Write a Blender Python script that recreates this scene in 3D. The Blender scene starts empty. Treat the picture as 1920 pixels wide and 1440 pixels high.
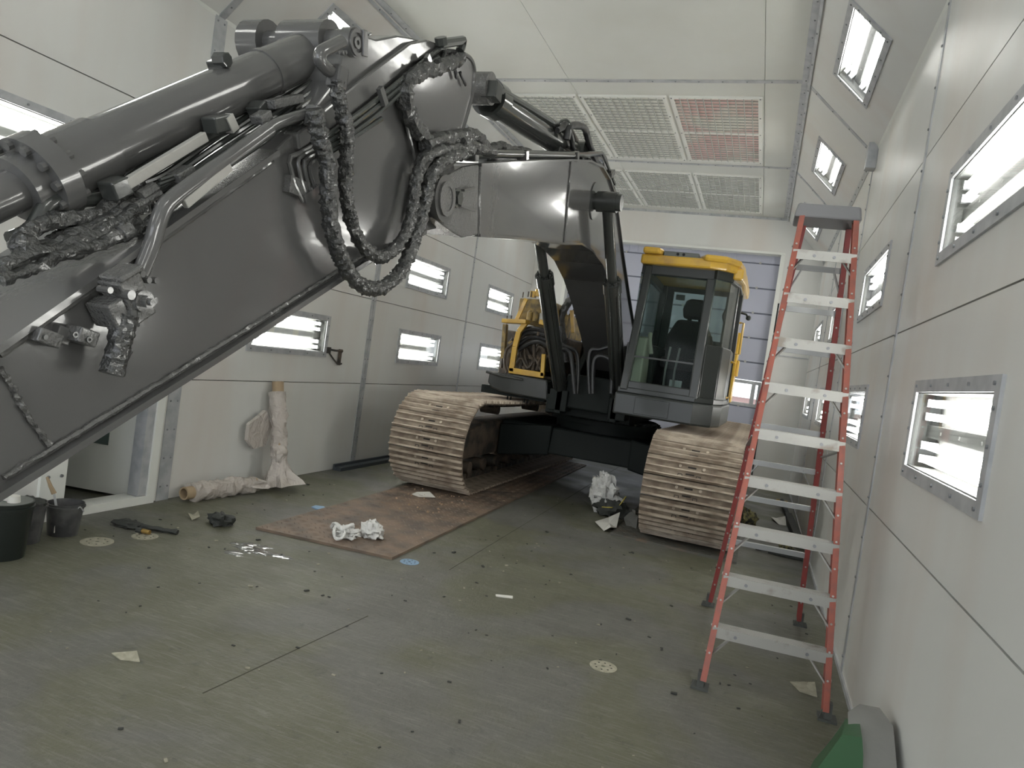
import bpy, bmesh, math, random
from mathutils import Vector, Matrix, noise
random.seed(7)
SC = bpy.context.scene
COL = SC.collection
PI = math.pi
# ---------------------------------------------------------------- camera
cam_d = bpy.data.cameras.new('camera'); cam = bpy.data.objects.new('camera', cam_d); COL.objects.link(cam)
cam_d.sensor_width = 36; cam_d.lens = 1334.2/1920*36; cam_d.clip_start = 0.05
yaw, pit, rol = math.radians(19.175), math.radians(2.16), math.radians(8.138)
fw = Vector((-math.sin(yaw)*math.cos(pit), math.cos(yaw)*math.cos(pit), -math.sin(pit)))
rt = Vector((math.cos(yaw), math.sin(yaw), 0)); up = rt.cross(fw)
rt, up = rt*math.cos(rol)+up*math.sin(rol), -rt*math.sin(rol)+up*math.cos(rol)
cam.matrix_world = Matrix(((rt.x, up.x, -fw.x, 0), (rt.y, up.y, -fw.y, 0), (rt.z, up.z, -fw.z, 1.6), (0, 0, 0, 1)))
SC.camera = cam
# ---------------------------------------------------------------- world, exposure
w = bpy.data.worlds.new('world'); SC.world = w; w.use_nodes = True
w.node_tree.nodes['Background'].inputs[0].default_value = (.9, .94, 1, 1)
w.node_tree.nodes['Background'].inputs[1].default_value = 1.6
SC.view_settings.view_transform = 'Standard'; SC.view_settings.look = 'None'
SC.view_settings.exposure = 1.15; SC.view_settings.gamma = 1; SC.view_settings.use_curve_mapping = False
TUBE = 11.5            # strength of the fluorescent tubes

# ---------------------------------------------------------------- materials
def mat(name, col, rough=.5, metal=0, spec=.5, coat=0, bump=None, mott=None, emis=None):
    """bump=(scale,strength,dist)  mott=(scale, colour2, lo, hi[, detail])"""
    m = bpy.data.materials.new(name); m.use_nodes = True
    nt = m.node_tree; b = nt.nodes['Principled BSDF']
    b.inputs['Base Color'].default_value = (*col, 1); b.inputs['Roughness'].default_value = rough
    b.inputs['Metallic'].default_value = metal; b.inputs['Specular IOR Level'].default_value = spec
    if coat: b.inputs['Coat Weight'].default_value = coat; b.inputs['Coat Roughness'].default_value = .06
    if emis:
        b.inputs['Emission Color'].default_value = (*emis[0], 1); b.inputs['Emission Strength'].default_value = emis[1]
    if bump or mott: tc = nt.nodes.new('ShaderNodeTexCoord')
    if mott:
        n = nt.nodes.new('ShaderNodeTexNoise'); n.inputs['Scale'].default_value = mott[0]; n.inputs['Detail'].default_value = mott[4] if len(mott) > 4 else 5
        nt.links.new(tc.outputs['Object'], n.inputs['Vector'])
        r = nt.nodes.new('ShaderNodeMapRange'); r.inputs[1].default_value = mott[2]; r.inputs[2].default_value = mott[3]
        mx = nt.nodes.new('ShaderNodeMix'); mx.data_type = 'RGBA'
        mx.inputs[6].default_value = (*col, 1); mx.inputs[7].default_value = (*mott[1], 1)
        nt.links.new(n.outputs[0], r.inputs[0]); nt.links.new(r.outputs[0], mx.inputs[0]); nt.links.new(mx.outputs[2], b.inputs['Base Color'])
    if bump:
        n = nt.nodes.new('ShaderNodeTexNoise'); n.inputs['Scale'].default_value = bump[0]; n.inputs['Detail'].default_value = 3
        nt.links.new(tc.outputs['Object'], n.inputs['Vector'])
        bp = nt.nodes.new('ShaderNodeBump'); bp.inputs['Strength'].default_value = bump[1]; bp.inputs['Distance'].default_value = bump[2]
        nt.links.new(n.outputs[0], bp.inputs['Height']); nt.links.new(bp.outputs[0], b.inputs['Normal'])
    return m
M = {}
M['paint'] = mat('fresh_dark_paint', (.082, .082, .081), .16, coat=.4, bump=(60, .12, .002))
M['paint_rough'] = mat('thick_stippled_paint', (.09, .09, .088), .22, coat=.4, bump=(110, .8, .008))
M['paint_dark'] = mat('black_gloss_paint', (.035, .038, .036), .18, coat=.4, bump=(70, .1, .002))
M['hose'] = mat('paint_caked_hose_wrap', (.035, .036, .035), .3, coat=.5, bump=(75, 1, .012))
M['hose_plain'] = mat('black_rubber_hose', (.025, .026, .027), .35)
M['beam'] = mat('undercarriage_black', (.012, .016, .015), .6, spec=.2, bump=(20, .2, .004))
M['yellow'] = mat('machine_yellow', (.62, .38, .045), .28, coat=.3, mott=(6, (.45, .27, .06), .5, .75))
M['yellow_dirty'] = mat('grimy_yellow', (.34, .24, .08), .55, mott=(14, (.14, .11, .06), .4, .65))
M['grime'] = mat('oily_brown_grime', (.06, .047, .035), .5, mott=(12, (.12, .09, .06), .45, .7), bump=(40, .6, .01))
M['shoe'] = mat('worn_track_steel', (.50, .43, .345), .55, metal=.1, mott=(6, (.27, .215, .165), .42, .66, 8), bump=(50, .5, .004))
M['shoe_base'] = mat('shoe_base_brown', (.26, .215, .165), .8, mott=(8, (.15, .115, .085), .4, .62, 8), bump=(40, .6, .006))  # darker brown for the shoe plate between the grousers
M['slot'] = mat('shoe_slot_black', (.02, .018, .015), .8)
M['trackframe'] = mat('rusty_track_frame', (.10, .075, .055), .7, mott=(5, (.03, .028, .025), .4, .6), bump=(25, .5, .01))
M['cabgrey'] = mat('cab_dark_grey', (.030, .034, .032), .32, spec=.35, coat=.15)
M['seat'] = mat('seat_fabric', (.045, .045, .047), .9)
M['beige'] = mat('cab_trim_beige', (.42, .41, .34), .6)
M['steel'] = mat('galvanised_steel', (.47, .48, .49), .4, metal=.15, mott=(9, (.36, .375, .39), .4, .65))
M['rivet'] = mat('rivet_grey', (.25, .26, .27), .4, metal=.5)
M['dark'] = mat('dark_void', (.015, .016, .018), .8)
M['white'] = mat('white_enamel', (.80, .81, .79), .35)
M['housing'] = mat('dull_reflector', (.10, .105, .10), .5)
M['trimw'] = mat('white_trim', (.72, .73, .69), .45)
M['tube'] = mat('fluorescent_tube', (1, 1, 1), .5, emis=((1, .975, .94), TUBE))
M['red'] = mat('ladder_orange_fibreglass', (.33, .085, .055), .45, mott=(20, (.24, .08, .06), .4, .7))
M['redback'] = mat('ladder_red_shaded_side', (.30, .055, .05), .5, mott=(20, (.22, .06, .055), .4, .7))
M['alu'] = mat('worn_aluminium', (.40, .395, .37), .42, metal=.35, mott=(9, (.25, .225, .19), .56, .70, 10))
M['alubar'] = mat('grey_aluminium_bar', (.38, .39, .39), .4, metal=.5)
M['capgrey'] = mat('grey_moulded_cap', (.2, .2, .21), .6)
M['rubber'] = mat('rubber_foot', (.07, .075, .07), .8)
M['plate'] = mat('rusty_tread_plate', (.20, .145, .105), .62, metal=.15, mott=(4, (.10, .08, .065), .4, .65, 8), bump=(60, .4, .003))
M['plate2'] = mat('dark_tread_plate', (.09, .088, .075), .62, mott=(5, (.14, .10, .07), .5, .7))
M['plastic'] = None
M['paper'] = mat('white_paper', (.62, .61, .57), .7)
M['card'] = mat('cardboard', (.36, .27, .17), .8)
M['black_pl'] = mat('black_bucket_plastic', (.012, .016, .014), .3, bump=(15, .1, .003))
M['pail'] = mat('grimy_smoked_plastic', (.10, .10, .10), .35, mott=(9, (.045, .045, .048), .4, .6))
M['lidgrey'] = mat('grey_lid', (.12, .13, .12), .35)
M['rag'] = mat('paint_soaked_rag', (.035, .038, .034), .7, bump=(40, .6, .01))
M['ragolive'] = mat('stained_olive_rag', (.19, .17, .07), .8, mott=(25, (.04, .04, .03), .45, .55))
M['blue'] = mat('blue_abrasive', (.20, .31, .44), .7)
M['disc'] = mat('pale_abrasive', (.26, .25, .19), .8, mott=(30, (.34, .32, .25), .4, .6))
M['green'] = mat('green_sheet', (.02, .085, .03), .42, bump=(8, .3, .01))
M['bagwhite'] = mat('thin_white_plastic', (.66, .66, .64), .32, bump=(28, 1, .02))
M['greysheet'] = mat('grey_film', (.20, .20, .19), .4, bump=(10, .4, .01))
M['greenblue'] = mat('teal_film', (.12, .2, .18), .4, bump=(14, .5, .01))
M['brass'] = mat('brass', (.45, .3, .1), .4, metal=.8)
M['yellowtape'] = mat('yellow_tape', (.6, .5, .08), .6)
M['doorp'] = mat('lavender_door_panel', (.42, .435, .52), .45)
M['doorw'] = mat('white_door_panel', (.55, .56, .57), .45)
M['sj'] = mat('door_joint_grey', (.13, .14, .18), .6)
M['brick'] = mat('red_building', (.30, .2, .18), .9)
M['snow'] = mat('snowy_ground', (.8, .82, .85), .8)

def glass_mat(name, tint=(1, 1, 1), gl=.12, rough=.02):
    m = bpy.data.materials.new(name); m.use_nodes = True; nt = m.node_tree; nt.nodes.clear()
    o = nt.nodes.new('ShaderNodeOutputMaterial'); t = nt.nodes.new('ShaderNodeBsdfTransparent'); g = nt.nodes.new('ShaderNodeBsdfGlossy')
    t.inputs[0].default_value = (*tint, 1); g.inputs['Roughness'].default_value = rough
    lw = nt.nodes.new('ShaderNodeLayerWeight'); lw.inputs[0].default_value = gl
    mx = nt.nodes.new('ShaderNodeMixShader'); nt.links.new(lw.outputs['Facing'], mx.inputs[0])
    nt.links.new(t.outputs[0], mx.inputs[1]); nt.links.new(g.outputs[0], mx.inputs[2]); nt.links.new(mx.outputs[0], o.inputs[0])
    return m
M['glass'] = glass_mat('clear_glass', (.97,.98,.97), .06)
M['cabglass'] = glass_mat('dusty_tinted_glass', (.76, .82, .80), .22, .08)
def film_mat():
    m = bpy.data.materials.new('clear_plastic_film'); m.use_nodes = True; nt = m.node_tree; b = nt.nodes['Principled BSDF']
    b.inputs['Base Color'].default_value = (.62, .57, .52, 1); b.inputs['Roughness'].default_value = .22
    tc = nt.nodes.new('ShaderNodeTexCoord'); n = nt.nodes.new('ShaderNodeTexNoise'); n.inputs['Scale'].default_value = 9; n.inputs['Distortion'].default_value = 2
    nt.links.new(tc.outputs['Object'], n.inputs[0])
    bp = nt.nodes.new('ShaderNodeBump'); bp.inputs['Strength'].default_value = 1; bp.inputs['Distance'].default_value = .03
    nt.links.new(n.outputs[0], bp.inputs['Height']); nt.links.new(bp.outputs[0], b.inputs['Normal'])
    tr = nt.nodes.new('ShaderNodeBsdfTransparent'); mx = nt.nodes.new('ShaderNodeMixShader'); mx.inputs[0].default_value = .75
    nt.links.new(tr.outputs[0], mx.inputs[1]); nt.links.new(b.outputs[0], mx.inputs[2]); nt.links.new(mx.outputs[0], nt.nodes['Material Output'].inputs[0])
    return m
M['film'] = film_mat()
def wall_mat(name, col=(.66, .665, .64), stain=(.60, .55, .50), rough=.3):
    m = bpy.data.materials.new(name); m.use_nodes = True; nt = m.node_tree; b = nt.nodes['Principled BSDF']; L = nt.links.new
    geo = nt.nodes.new('ShaderNodeNewGeometry')
    mp = nt.nodes.new('ShaderNodeMapping'); mp.inputs['Scale'].default_value = (1, 1.2, .22); L(geo.outputs['Position'], mp.inputs[0])
    n = nt.nodes.new('ShaderNodeTexNoise'); n.inputs['Scale'].default_value = 1.1; n.inputs['Detail'].default_value = 4; L(mp.outputs[0], n.inputs[0])
    r = nt.nodes.new('ShaderNodeMapRange'); r.inputs[1].default_value = .45; r.inputs[2].default_value = .8; L(n.outputs[0], r.inputs[0])
    mx = nt.nodes.new('ShaderNodeMix'); mx.data_type = 'RGBA'; mx.inputs[6].default_value = (*col, 1); mx.inputs[7].default_value = (*stain, 1)
    L(r.outputs[0], mx.inputs[0]); L(mx.outputs[2], b.inputs['Base Color'])
    n2 = nt.nodes.new('ShaderNodeTexNoise'); n2.inputs['Scale'].default_value = 2.3; n2.inputs['Detail'].default_value = 6; L(geo.outputs['Position'], n2.inputs[0])
    r2 = nt.nodes.new('ShaderNodeMapRange'); r2.inputs[3].default_value = rough-.1; r2.inputs[4].default_value = rough+.15; L(n2.outputs[0], r2.inputs[0])
    L(r2.outputs[0], b.inputs['Roughness'])
    n3 = nt.nodes.new('ShaderNodeTexNoise'); n3.inputs['Scale'].default_value = 1.6; L(geo.outputs['Position'], n3.inputs[0])
    bp = nt.nodes.new('ShaderNodeBump'); bp.inputs['Strength'].default_value = .15; bp.inputs['Distance'].default_value = .02
    L(n3.outputs[0], bp.inputs['Height']); L(bp.outputs[0], b.inputs['Normal'])
    return m
M['wall'] = wall_mat('glossy_wall_panel', rough=.36)
M['ceil'] = wall_mat('ceiling_panel', (.62, .63, .59), (.58, .58, .53), .38)
def floor_mat():
    m = bpy.data.materials.new('painted_floor_overspray'); m.use_nodes = True; nt = m.node_tree; b = nt.nodes['Principled BSDF']; L = nt.links.new
    geo = nt.nodes.new('ShaderNodeNewGeometry')
    def noi(s, d=5, dist=0, src=None, rough=.5):
        n = nt.nodes.new('ShaderNodeTexNoise'); n.inputs['Scale'].default_value = s; n.inputs['Detail'].default_value = d; n.inputs['Distortion'].default_value = dist; n.inputs['Roughness'].default_value = rough
        L((src or geo.outputs['Position']), n.inputs[0]); return n.outputs[0]
    def rng(x, a, c, o0=0, o1=1):
        r = nt.nodes.new('ShaderNodeMapRange'); r.inputs[1].default_value = a; r.inputs[2].default_value = c; r.inputs[3].default_value = o0; r.inputs[4].default_value = o1; L(x, r.inputs[0]); return r.outputs[0]
    def mix(fac, a, c):
        x = nt.nodes.new('ShaderNodeMix'); x.data_type = 'RGBA'; L(fac, x.inputs[0])
        if isinstance(a, tuple): x.inputs[6].default_value = (*a, 1)
        else: L(a, x.inputs[6])
        if isinstance(c, tuple): x.inputs[7].default_value = (*c, 1)
        else: L(c, x.inputs[7])
        return x.outputs[2]
    base = mix(rng(noi(.9, 4, .6), .46, .56), (.104, .104, .068), (.109, .108, .094))
    mp = nt.nodes.new('ShaderNodeMapping'); mp.inputs['Scale'].default_value = (3, 28, 1); mp.inputs['Rotation'].default_value = (0, 0, .25); L(geo.outputs['Position'], mp.inputs[0])
    base = mix(rng(noi(1.5, 6, 1.5, mp.outputs[0], .7), .48, .7, 0, .7), base, (.19, .19, .165))
    base = mix(rng(noi(11, 7, .4, None, .75), .57, .7, 0, .65), base, (.05, .052, .045))
    base = mix(rng(noi(5, 8, 1, None, .75), .62, .75, 0, .45), base, (.24, .22, .18))
    L(base, b.inputs['Base Color'])
    L(rng(noi(2.2, 5), .35, .65, .36, .6), b.inputs['Roughness'])
    bp = nt.nodes.new('ShaderNodeBump'); bp.inputs['Strength'].default_value = .7; bp.inputs['Distance'].default_value = .008
    L(noi(38, 6, .8, None, .7), bp.inputs['Height']); L(bp.outputs[0], b.inputs['Normal'])
    return m
M['floor'] = floor_mat()
def stain_mat(name, c0, c1, c2):
    m = mat(name, c0, .7, mott=(2.2, c1, .46, .56)); return m
M['filter'] = mat('filter_media_white', (.70, .71, .66), .9, bump=(40, .3, .004))
M['filterpink'] = mat('filter_media_pink_overspray', (.70, .50, .48), .9, mott=(1.3, (.70, .70, .64), .47, .6))
M['wire'] = mat('white_wire', (.42, .43, .41), .6)
# ---------------------------------------------------------------- mesh helpers
class MB:
    def __init__(s): s.v = []; s.f = []; s.mi = []
    def add(s, vs, fs, m=0):
        o = len(s.v); s.v += [tuple(v) for v in vs]; s.f += [tuple(i+o for i in f) for f in fs]; s.mi += [m]*len(fs); return s
    def box(s, x0, x1, y0, y1, z0, z1, mtx=None, m=0):
        vs = [Vector((x, y, z)) for x in (x0, x1) for y in (y0, y1) for z in (z0, z1)]
        if mtx is not None: vs = [mtx @ v for v in vs]
        return s.add(vs, [(0, 1, 3, 2), (4, 6, 7, 5), (0, 4, 5, 1), (2, 3, 7, 6), (0, 2, 6, 4), (1, 5, 7, 3)], m)
    def bar(s, p, q, w, h, up=(0, 0, 1), m=0):
        p = Vector(p); q = Vector(q); d = (q-p); L = d.length
        if L < 1e-6: return s
        d.normalize(); u = Vector(up)
        if abs(d.dot(u)) > .98: u = Vector((0, 1, 0))
        a = d.cross(u).normalized(); b = a.cross(d)
        M_ = Matrix((( a.x, d.x, b.x, p.x), (a.y, d.y, b.y, p.y), (a.z, d.z, b.z, p.z), (0, 0, 0, 1)))
        return s.box(-w/2, w/2, 0, L, -h/2, h/2, M_, m)
    def cyl(s, p, q, r, r2=None, n=16, m=0, cap=True):
        p = Vector(p); q = Vector(q); r2 = r if r2 is None else r2; d = (q-p).normalized()
        u = Vector((0, 0, 1)) if abs(d.z) < .9 else Vector((1, 0, 0)); a = d.cross(u).normalized(); b = a.cross(d)
        vs = []
        for i in range(n):
            t = 2*PI*i/n; e = a*math.cos(t)+b*math.sin(t); vs += [p+e*r, q+e*r2]
        fs = [(2*i, 2*i+1, 2*((i+1) % n)+1, 2*((i+1) % n)) for i in range(n)]
        if cap: fs += [tuple(2*i for i in range(n)), tuple(2*i+1 for i in reversed(range(n)))]
        return s.add(vs, fs, m)
    def prism(s, poly, x0, x1, ax=0, m=0):
        """poly of 2-D points in the two other axes, extruded along axis ax"""
        def mk(c, p):
            l = list(p); l.insert(ax, c); return l
        n = len(poly); vs = [mk(x0, p) for p in poly]+[mk(x1, p) for p in poly]
        return s.add(vs, [tuple(range(n)), tuple(range(2*n-1, n-1, -1))]+[(i, i+n, (i+1) % n+n, (i+1) % n) for i in range(n)], m)
    def tube(s, pts, r, n=8, m=0, sub=0, amp=0, fr=30, rr=None):
        pts = [Vector(p) for p in pts]
        if sub: pts = smooth(pts, sub)
        N = len(pts); vs = []; pa = None
        for i, p in enumerate(pts):
            d = (pts[min(i+1, N-1)]-pts[max(i-1, 0)]).normalized()
            if pa is None:
                u = Vector((0, 0, 1)) if abs(d.z) < .9 else Vector((1, 0, 0)); a = d.cross(u).normalized()
            else: a = (pa-d*pa.dot(d)).normalized()
            pa = a; b = d.cross(a)
            R = r if rr is None else rr[0]+(rr[1]-rr[0])*i/(N-1)
            for k in range(n):
                t = 2*PI*k/n; e = a*math.cos(t)+b*math.sin(t)
                q = p+e*R
                if amp: q = p+e*(R+amp*(noise.noise(q*fr)+.6*noise.noise(q*fr*2.3)))
                vs.append(q)
        fs = [(i*n+k, i*n+(k+1) % n, (i+1)*n+(k+1) % n, (i+1)*n+k) for i in range(N-1) for k in range(n)]
        fs += [tuple(range(n-1, -1, -1)), tuple((N-1)*n+k for k in range(n))]
        return s.add(vs, fs, m)
    def ring(s, c, ax, ro, ri, t, n=24, m=0):
        c = Vector(c); ax = Vector(ax).normalized(); u = Vector((0, 0, 1)) if abs(ax.z) < .9 else Vector((1, 0, 0)); a = ax.cross(u).normalized(); b = a.cross(ax)
        vs = []
        for i in range(n):
            e = a*math.cos(2*PI*i/n)+b*math.sin(2*PI*i/n)
            vs += [c+e*ro, c+e*ri, c+e*ri+ax*t, c+e*ro+ax*t]
        fs = []
        for i in range(n):
            j = (i+1) % n
            for k in range(4): fs.append((4*i+k, 4*i+(k+1) % 4, 4*j+(k+1) % 4, 4*j+k))
        return s.add(vs, fs, m)
    def ball(s, c, r, seed=0, amp=.3, n=10, sq=(1, 1, 1), fr=3, m=0):
        c = Vector(c); vs = []; fs = []; q = n*2
        for i in range(n+1):
            th = PI*i/n
            for k in range(q):
                ph = 2*PI*k/q; d = Vector((math.sin(th)*math.cos(ph), math.sin(th)*math.sin(ph), math.cos(th)))
                R = r*(1+amp*noise.noise(d*fr+Vector((seed, seed*2.3, 0)))+amp*.5*noise.noise(d*fr*2.7+Vector((seed*3, 0, 5))))
                v = Vector((d.x*R*sq[0], d.y*R*sq[1], d.z*R*sq[2])); vs.append(c+v)
        for i in range(n):
            for k in range(q): fs.append((i*q+k, (i+1)*q+k, (i+1)*q+(k+1) % q, i*q+(k+1) % q))
        return s.add(vs, fs, m)
    def mesh(s, name, mats, smooth_=False, bev=0):
        me = bpy.data.meshes.new(name); me.from_pydata(s.v, [], s.f)
        for x in (mats if isinstance(mats, (list, tuple)) else [mats]): me.materials.append(x)
        if any(s.mi): me.polygons.foreach_set('material_index', s.mi)
        bm = bmesh.new(); bm.from_mesh(me); bmesh.ops.recalc_face_normals(bm, faces=bm.faces); bm.to_mesh(me); bm.free()
        if smooth_:
            me.polygons.foreach_set('use_smooth', [True]*len(me.polygons))
            me.set_sharp_from_angle(angle=math.radians(38))
        me.update(); return me
    def go(s, name, mats, parent=None, smooth_=False, bev=0, **kw):
        o = bpy.data.objects.new(name, s.mesh(name, mats, smooth_)); COL.objects.link(o)
        if parent: o.parent = parent
        if bev:
            md = o.modifiers.new('bevel', 'BEVEL'); md.width = bev; md.segments = 2; md.limit_method = 'ANGLE'; md.angle_limit = math.radians(50)
        for k, v in kw.items(): o[k] = v
        return o
def smooth(pts, sub):
    out = []
    P = [Vector(p) for p in pts]
    for i in range(len(P)-1):
        p0 = P[max(i-1, 0)]; p1 = P[i]; p2 = P[i+1]; p3 = P[min(i+2, len(P)-1)]
        for k in range(sub):
            t = k/sub
            out.append(.5*((2*p1)+(p2-p0)*t+(2*p0-5*p1+4*p2-p3)*t*t+(3*p1-p0-3*p2+p3)*t**3))
    out.append(P[-1]); return out
def empty(name, loc=(0, 0, 0), rz=0, **kw):
    o = bpy.data.objects.new(name, None); COL.objects.link(o); o.location = loc; o.rotation_euler = (0, 0, rz); o.empty_display_size = .1
    for k, v in kw.items(): o[k] = v
    return o
def link(name, me, parent=None, mtx=None, **kw):
    o = bpy.data.objects.new(name, me); COL.objects.link(o)
    if parent: o.parent = parent
    if mtx is not None: o.matrix_local = mtx
    for k, v in kw.items(): o[k] = v
    return o
def XT(lst, dx): return [(p[0]+dx, p[1], p[2]) for p in lst]
T = Matrix.Translation
def R(a, ax): return Matrix.Rotation(a, 4, ax)

# ================================================================ ROOM
XL, XR, ZW, ZC, YB, Y0 = -4.55, .69, 4.0, 4.70, 13.4, -4.05
XCL, XCR = -3.83, -.03
BAY = [-4.04, -1.14, 1.76, 4.66, 7.56, 10.44, 13.4]
fl = MB().box(XL-.1, XR+.1, Y0-.1, 14.2, -.12, 0).go('floor', M['floor'], kind='structure')
# butt joints of the floor sheets, slightly raised lips
jm = MB()
J = [(-2.189,1.693,0.0),(-2.027,2.434,0.0),(-1.932,3.624,0.0)]
jm.bar(J[1], J[2], .006, .002)
jm.go('floor_joint', mat('floor_joint_dark', (.07, .07, .055), .9, spec=.1), fl)
jm = MB(); jm.bar((-1.93, 4.75, 0), (-2.1, 13.2, 0), .006, .002); jm.go('floor_joint', bpy.data.materials['floor_joint_dark'], fl)

def panel_mesh(L, H, holes=(), t=.05, g=.004):
    """panel in the local YZ plane, face at x=0, body to +x. holes: (y0,y1,z0,z1)"""
    mb = MB()
    if not holes: mb.box(0, t, g, L-g, g, H-g)
    else:
        y0, y1, z0, z1 = holes
        mb.box(0, t, g, y0, g, H-g).box(0, t, y1, L-g, g, H-g)
        mb.box(0, t, y0, y1, z1, H-g)
        if z0 > g: mb.box(0, t, y0, y1, g, z0)
    return mb
RIV = MB().cyl((0, 0, 0), (-.006, 0, 0), .009, .006, n=6)
def strip(parent, p, q, nrm, wd=.07, th=.006, rows=1, name='seam_strip', mm='steel', step=.24):
    """riveted flashing from p to q, facing nrm"""
    p = Vector(p); q = Vector(q); nrm = Vector(nrm).normalized(); d = (q-p); L = d.length; d.normalize(); a = d.cross(nrm)
    mb = MB(); mb.bar(p+nrm*th/2, q+nrm*th/2, wd, th, nrm)
    k = 0; x = step/2
    while x < L:
        for rr_ in range(rows):
            off = 0 if rows == 1 else (rr_*2-1)*wd*.28
            c = p+d*x+a*off+nrm*th; mb.cyl(c, c+nrm*.007, .009, .006, n=6, m=1)
        x += step
    return mb.go(name, [M[mm], M['rivet']], parent)

wall_right = MB().box(XR+.12, XR+.16, Y0, YB+.2, 0, ZC+.14).go('wall_right', M['white'], kind='structure')
wall_left = MB().box(XL-.16, XL-.12, Y0, 3.70, 0, ZC+.14).box(XL-.16, XL-.12, 4.53, YB+.2, 0, ZC+.14).box(XL-.16, XL-.12, 3.7, 4.53, 2.05, ZC+.14).go('wall_left', M['white'], kind='structure')
ceiling = MB().box(XL-.16, XR+.16, Y0-.1, YB+.3, ZC+.14, ZC+.18).go('ceiling', M['white'], kind='structure')
ROWS = [(0, 1.02), (1.02, 2.05), (2.05, 3.07), (3.07, 4.0)]
LC = {0: -2.59, 1: .31, 2: 3.18, 3: 6.09, 4: 8.96, 5: 11.82}     # lamp centres per bay
LW, LH = 1.18, .345
def place(side, y, z):
    return T((XR, y, z)) if side == 'R' else T((XL, y, z)) @ R(PI, 'Z')
for side, parent in (('R', wall_right), ('L', wall_left)):
    for b in range(6):
        a0, a1 = BAY[b], BAY[b+1]; Lb = a1-a0
        for ri, (z0, z1) in enumerate(ROWS):
            hole = None
            c = LC[b]
            if ri == 1: hole = [c-LW/2, c+LW/2, 1.36, 1.36+LH]
            if ri == 2: hole = [c-LW/2, c+LW/2, 2.36, 2.36+LH]
            if side == 'L' and b == 2 and ri < 2: hole = [3.72, 4.50, 0 if ri == 0 else 1.02, 1.02 if ri == 0 else 1.98]
            if hole:
                hy = (hole[0]-a0, hole[1]-a0) if side == 'R' else (a1-hole[1], a1-hole[0])
                mb = panel_mesh(Lb, z1-z0, (hy[0], hy[1], hole[2]-z0, hole[3]-z0))
            else: mb = panel_mesh(Lb, z1-z0)
            link('wall_panel', mb.mesh('wall_panel', M['wall']), parent, place(side, a0 if side == 'R' else a1, z0))
    x = XR if side == 'R' else XL; nx = -1 if side == 'R' else 1
    for i, y in enumerate(BAY[1:-1]):
        if side == 'L' and i == 2: strip(parent, (x, y-.0, 0), (x, y-.0, ZW), (nx, 0, 0), .13, rows=2)
        else: strip(parent, (x, y, 0), (x, y, ZW), (nx, 0, 0), .05, rows=1)
strip(wall_left, (XL, 7.62, 0), (XL, 7.62, ZW), (1, 0, 0), .05)
# coves
CL = math.hypot(XR-XCR, ZC-ZW); ca = math.atan2(XR-XCR, ZC-ZW)
cove_right = empty('trim_1', kind='structure'); cove_left = empty('trim_2', kind='structure')
def cove_m(side, y): return (T((XR, y, ZW)) @ R(-ca, 'Y')) if side == 'R' else (T((XL, y, ZW)) @ R(PI, 'Z') @ R(-ca, 'Y'))
CC = {0: -2.59, 1: .31, 2: 3.25, 3: 6.21, 4: 9.12, 5: 12.0}
for side, parent in (('R', cove_right), ('L', cove_left)):
    for b in range(6):
        a0, a1 = BAY[b], BAY[b+1]; c = CC[b] if side == 'R' else CC[b]-.17
        h0, h1 = (c-.585-a0, c+.585-a0) if side == 'R' else (a1-c-.585, a1-c+.585)
        mb = panel_mesh(a1-a0, CL, (h0, h1, .48-.165, .48+.165))
        link('cove_panel', mb.mesh('cove_panel', M['wall']), parent, cove_m(side, a0 if side == 'R' else a1))
    n = Vector((-.697, 0, -.717)) if side == 'R' else Vector((.697, 0, -.717))
    xa, xb = (XR, XCR) if side == 'R' else (XL, XCL)
    for y in BAY[1:-1]: strip(parent, (xa, y, ZW), (xb, y, ZC), n, .07)
    sg = -1 if side == 'R' else 1
    strip(parent, (xb, Y0, ZC-.01), (xb, YB, ZC-.01), (sg*.3, 0, -1), .08, step=.3)
    strip(parent, (xb-sg*.035, Y0, ZC-.05), (xb-sg*.035, YB, ZC-.05), n, .03, step=.6)
    strip(parent, (xa+sg*.004, Y0, ZW-.002), (xa+sg*.004, YB, ZW-.002), (sg, 0, -.4), .03, th=.002, mm='trimw', step=50)
    strip(parent, (xa+sg*.01, 7.56, ZW-.02), (xa+sg*.01, YB, ZW-.02), (sg, 0, -.3), .07, step=.3)
# ceiling panels
XS = [XCL, -2.47, -.42, XCR]
for b in range(6):
    for k in range(3):
        MB().box(XS[k]+.002, XS[k+1]-.002, BAY[b]+.003, BAY[b+1]-.003, ZC, ZC+.05).go('ceiling_panel', M['ceil'], ceiling)
for y in BAY[1:-1]: strip(ceiling, (XCL, y, ZC), (XCR, y, ZC), (0, 0, -1), .07)
# ---- back wall with roll-up door
wall_back = MB().box(XL-.1, -3.86, YB, YB+.1, 0, 4.75).box(0, XR+.1, YB, YB+.1, 0, 4.75).box(-3.86, 0, YB, YB+.1, 4.08, 4.75).go('wall_back', M['wall'], kind='structure')
strip(wall_back, (XL, YB, ZC-.02), (XR, YB, ZC-.02), (0, -1, 0), .05)
MB().box(-3.9, .04, YB-.02, YB+.24, 4.05, 4.09).go('door_header_trim', M['trimw'], wall_back)
MB().box(-.02, .05, YB-.01, YB+.24, 0, 4.08).go('door_jamb_trim', M['trimw'], wall_back)
MB().box(-3.92, -3.85, YB-.01, YB+.24, 0, 4.08).go('door_jamb_trim', M['trimw'], wall_back)
MB().box(.05, .075, YB-.012, YB-.001, 0, 3.2).go('jamb_gasket', M['dark'], wall_back)
MB().box(.07, .69, YB-.012, YB-.001, 2.28, 2.3).go('seam_strip', M['steel'], wall_back)
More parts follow.
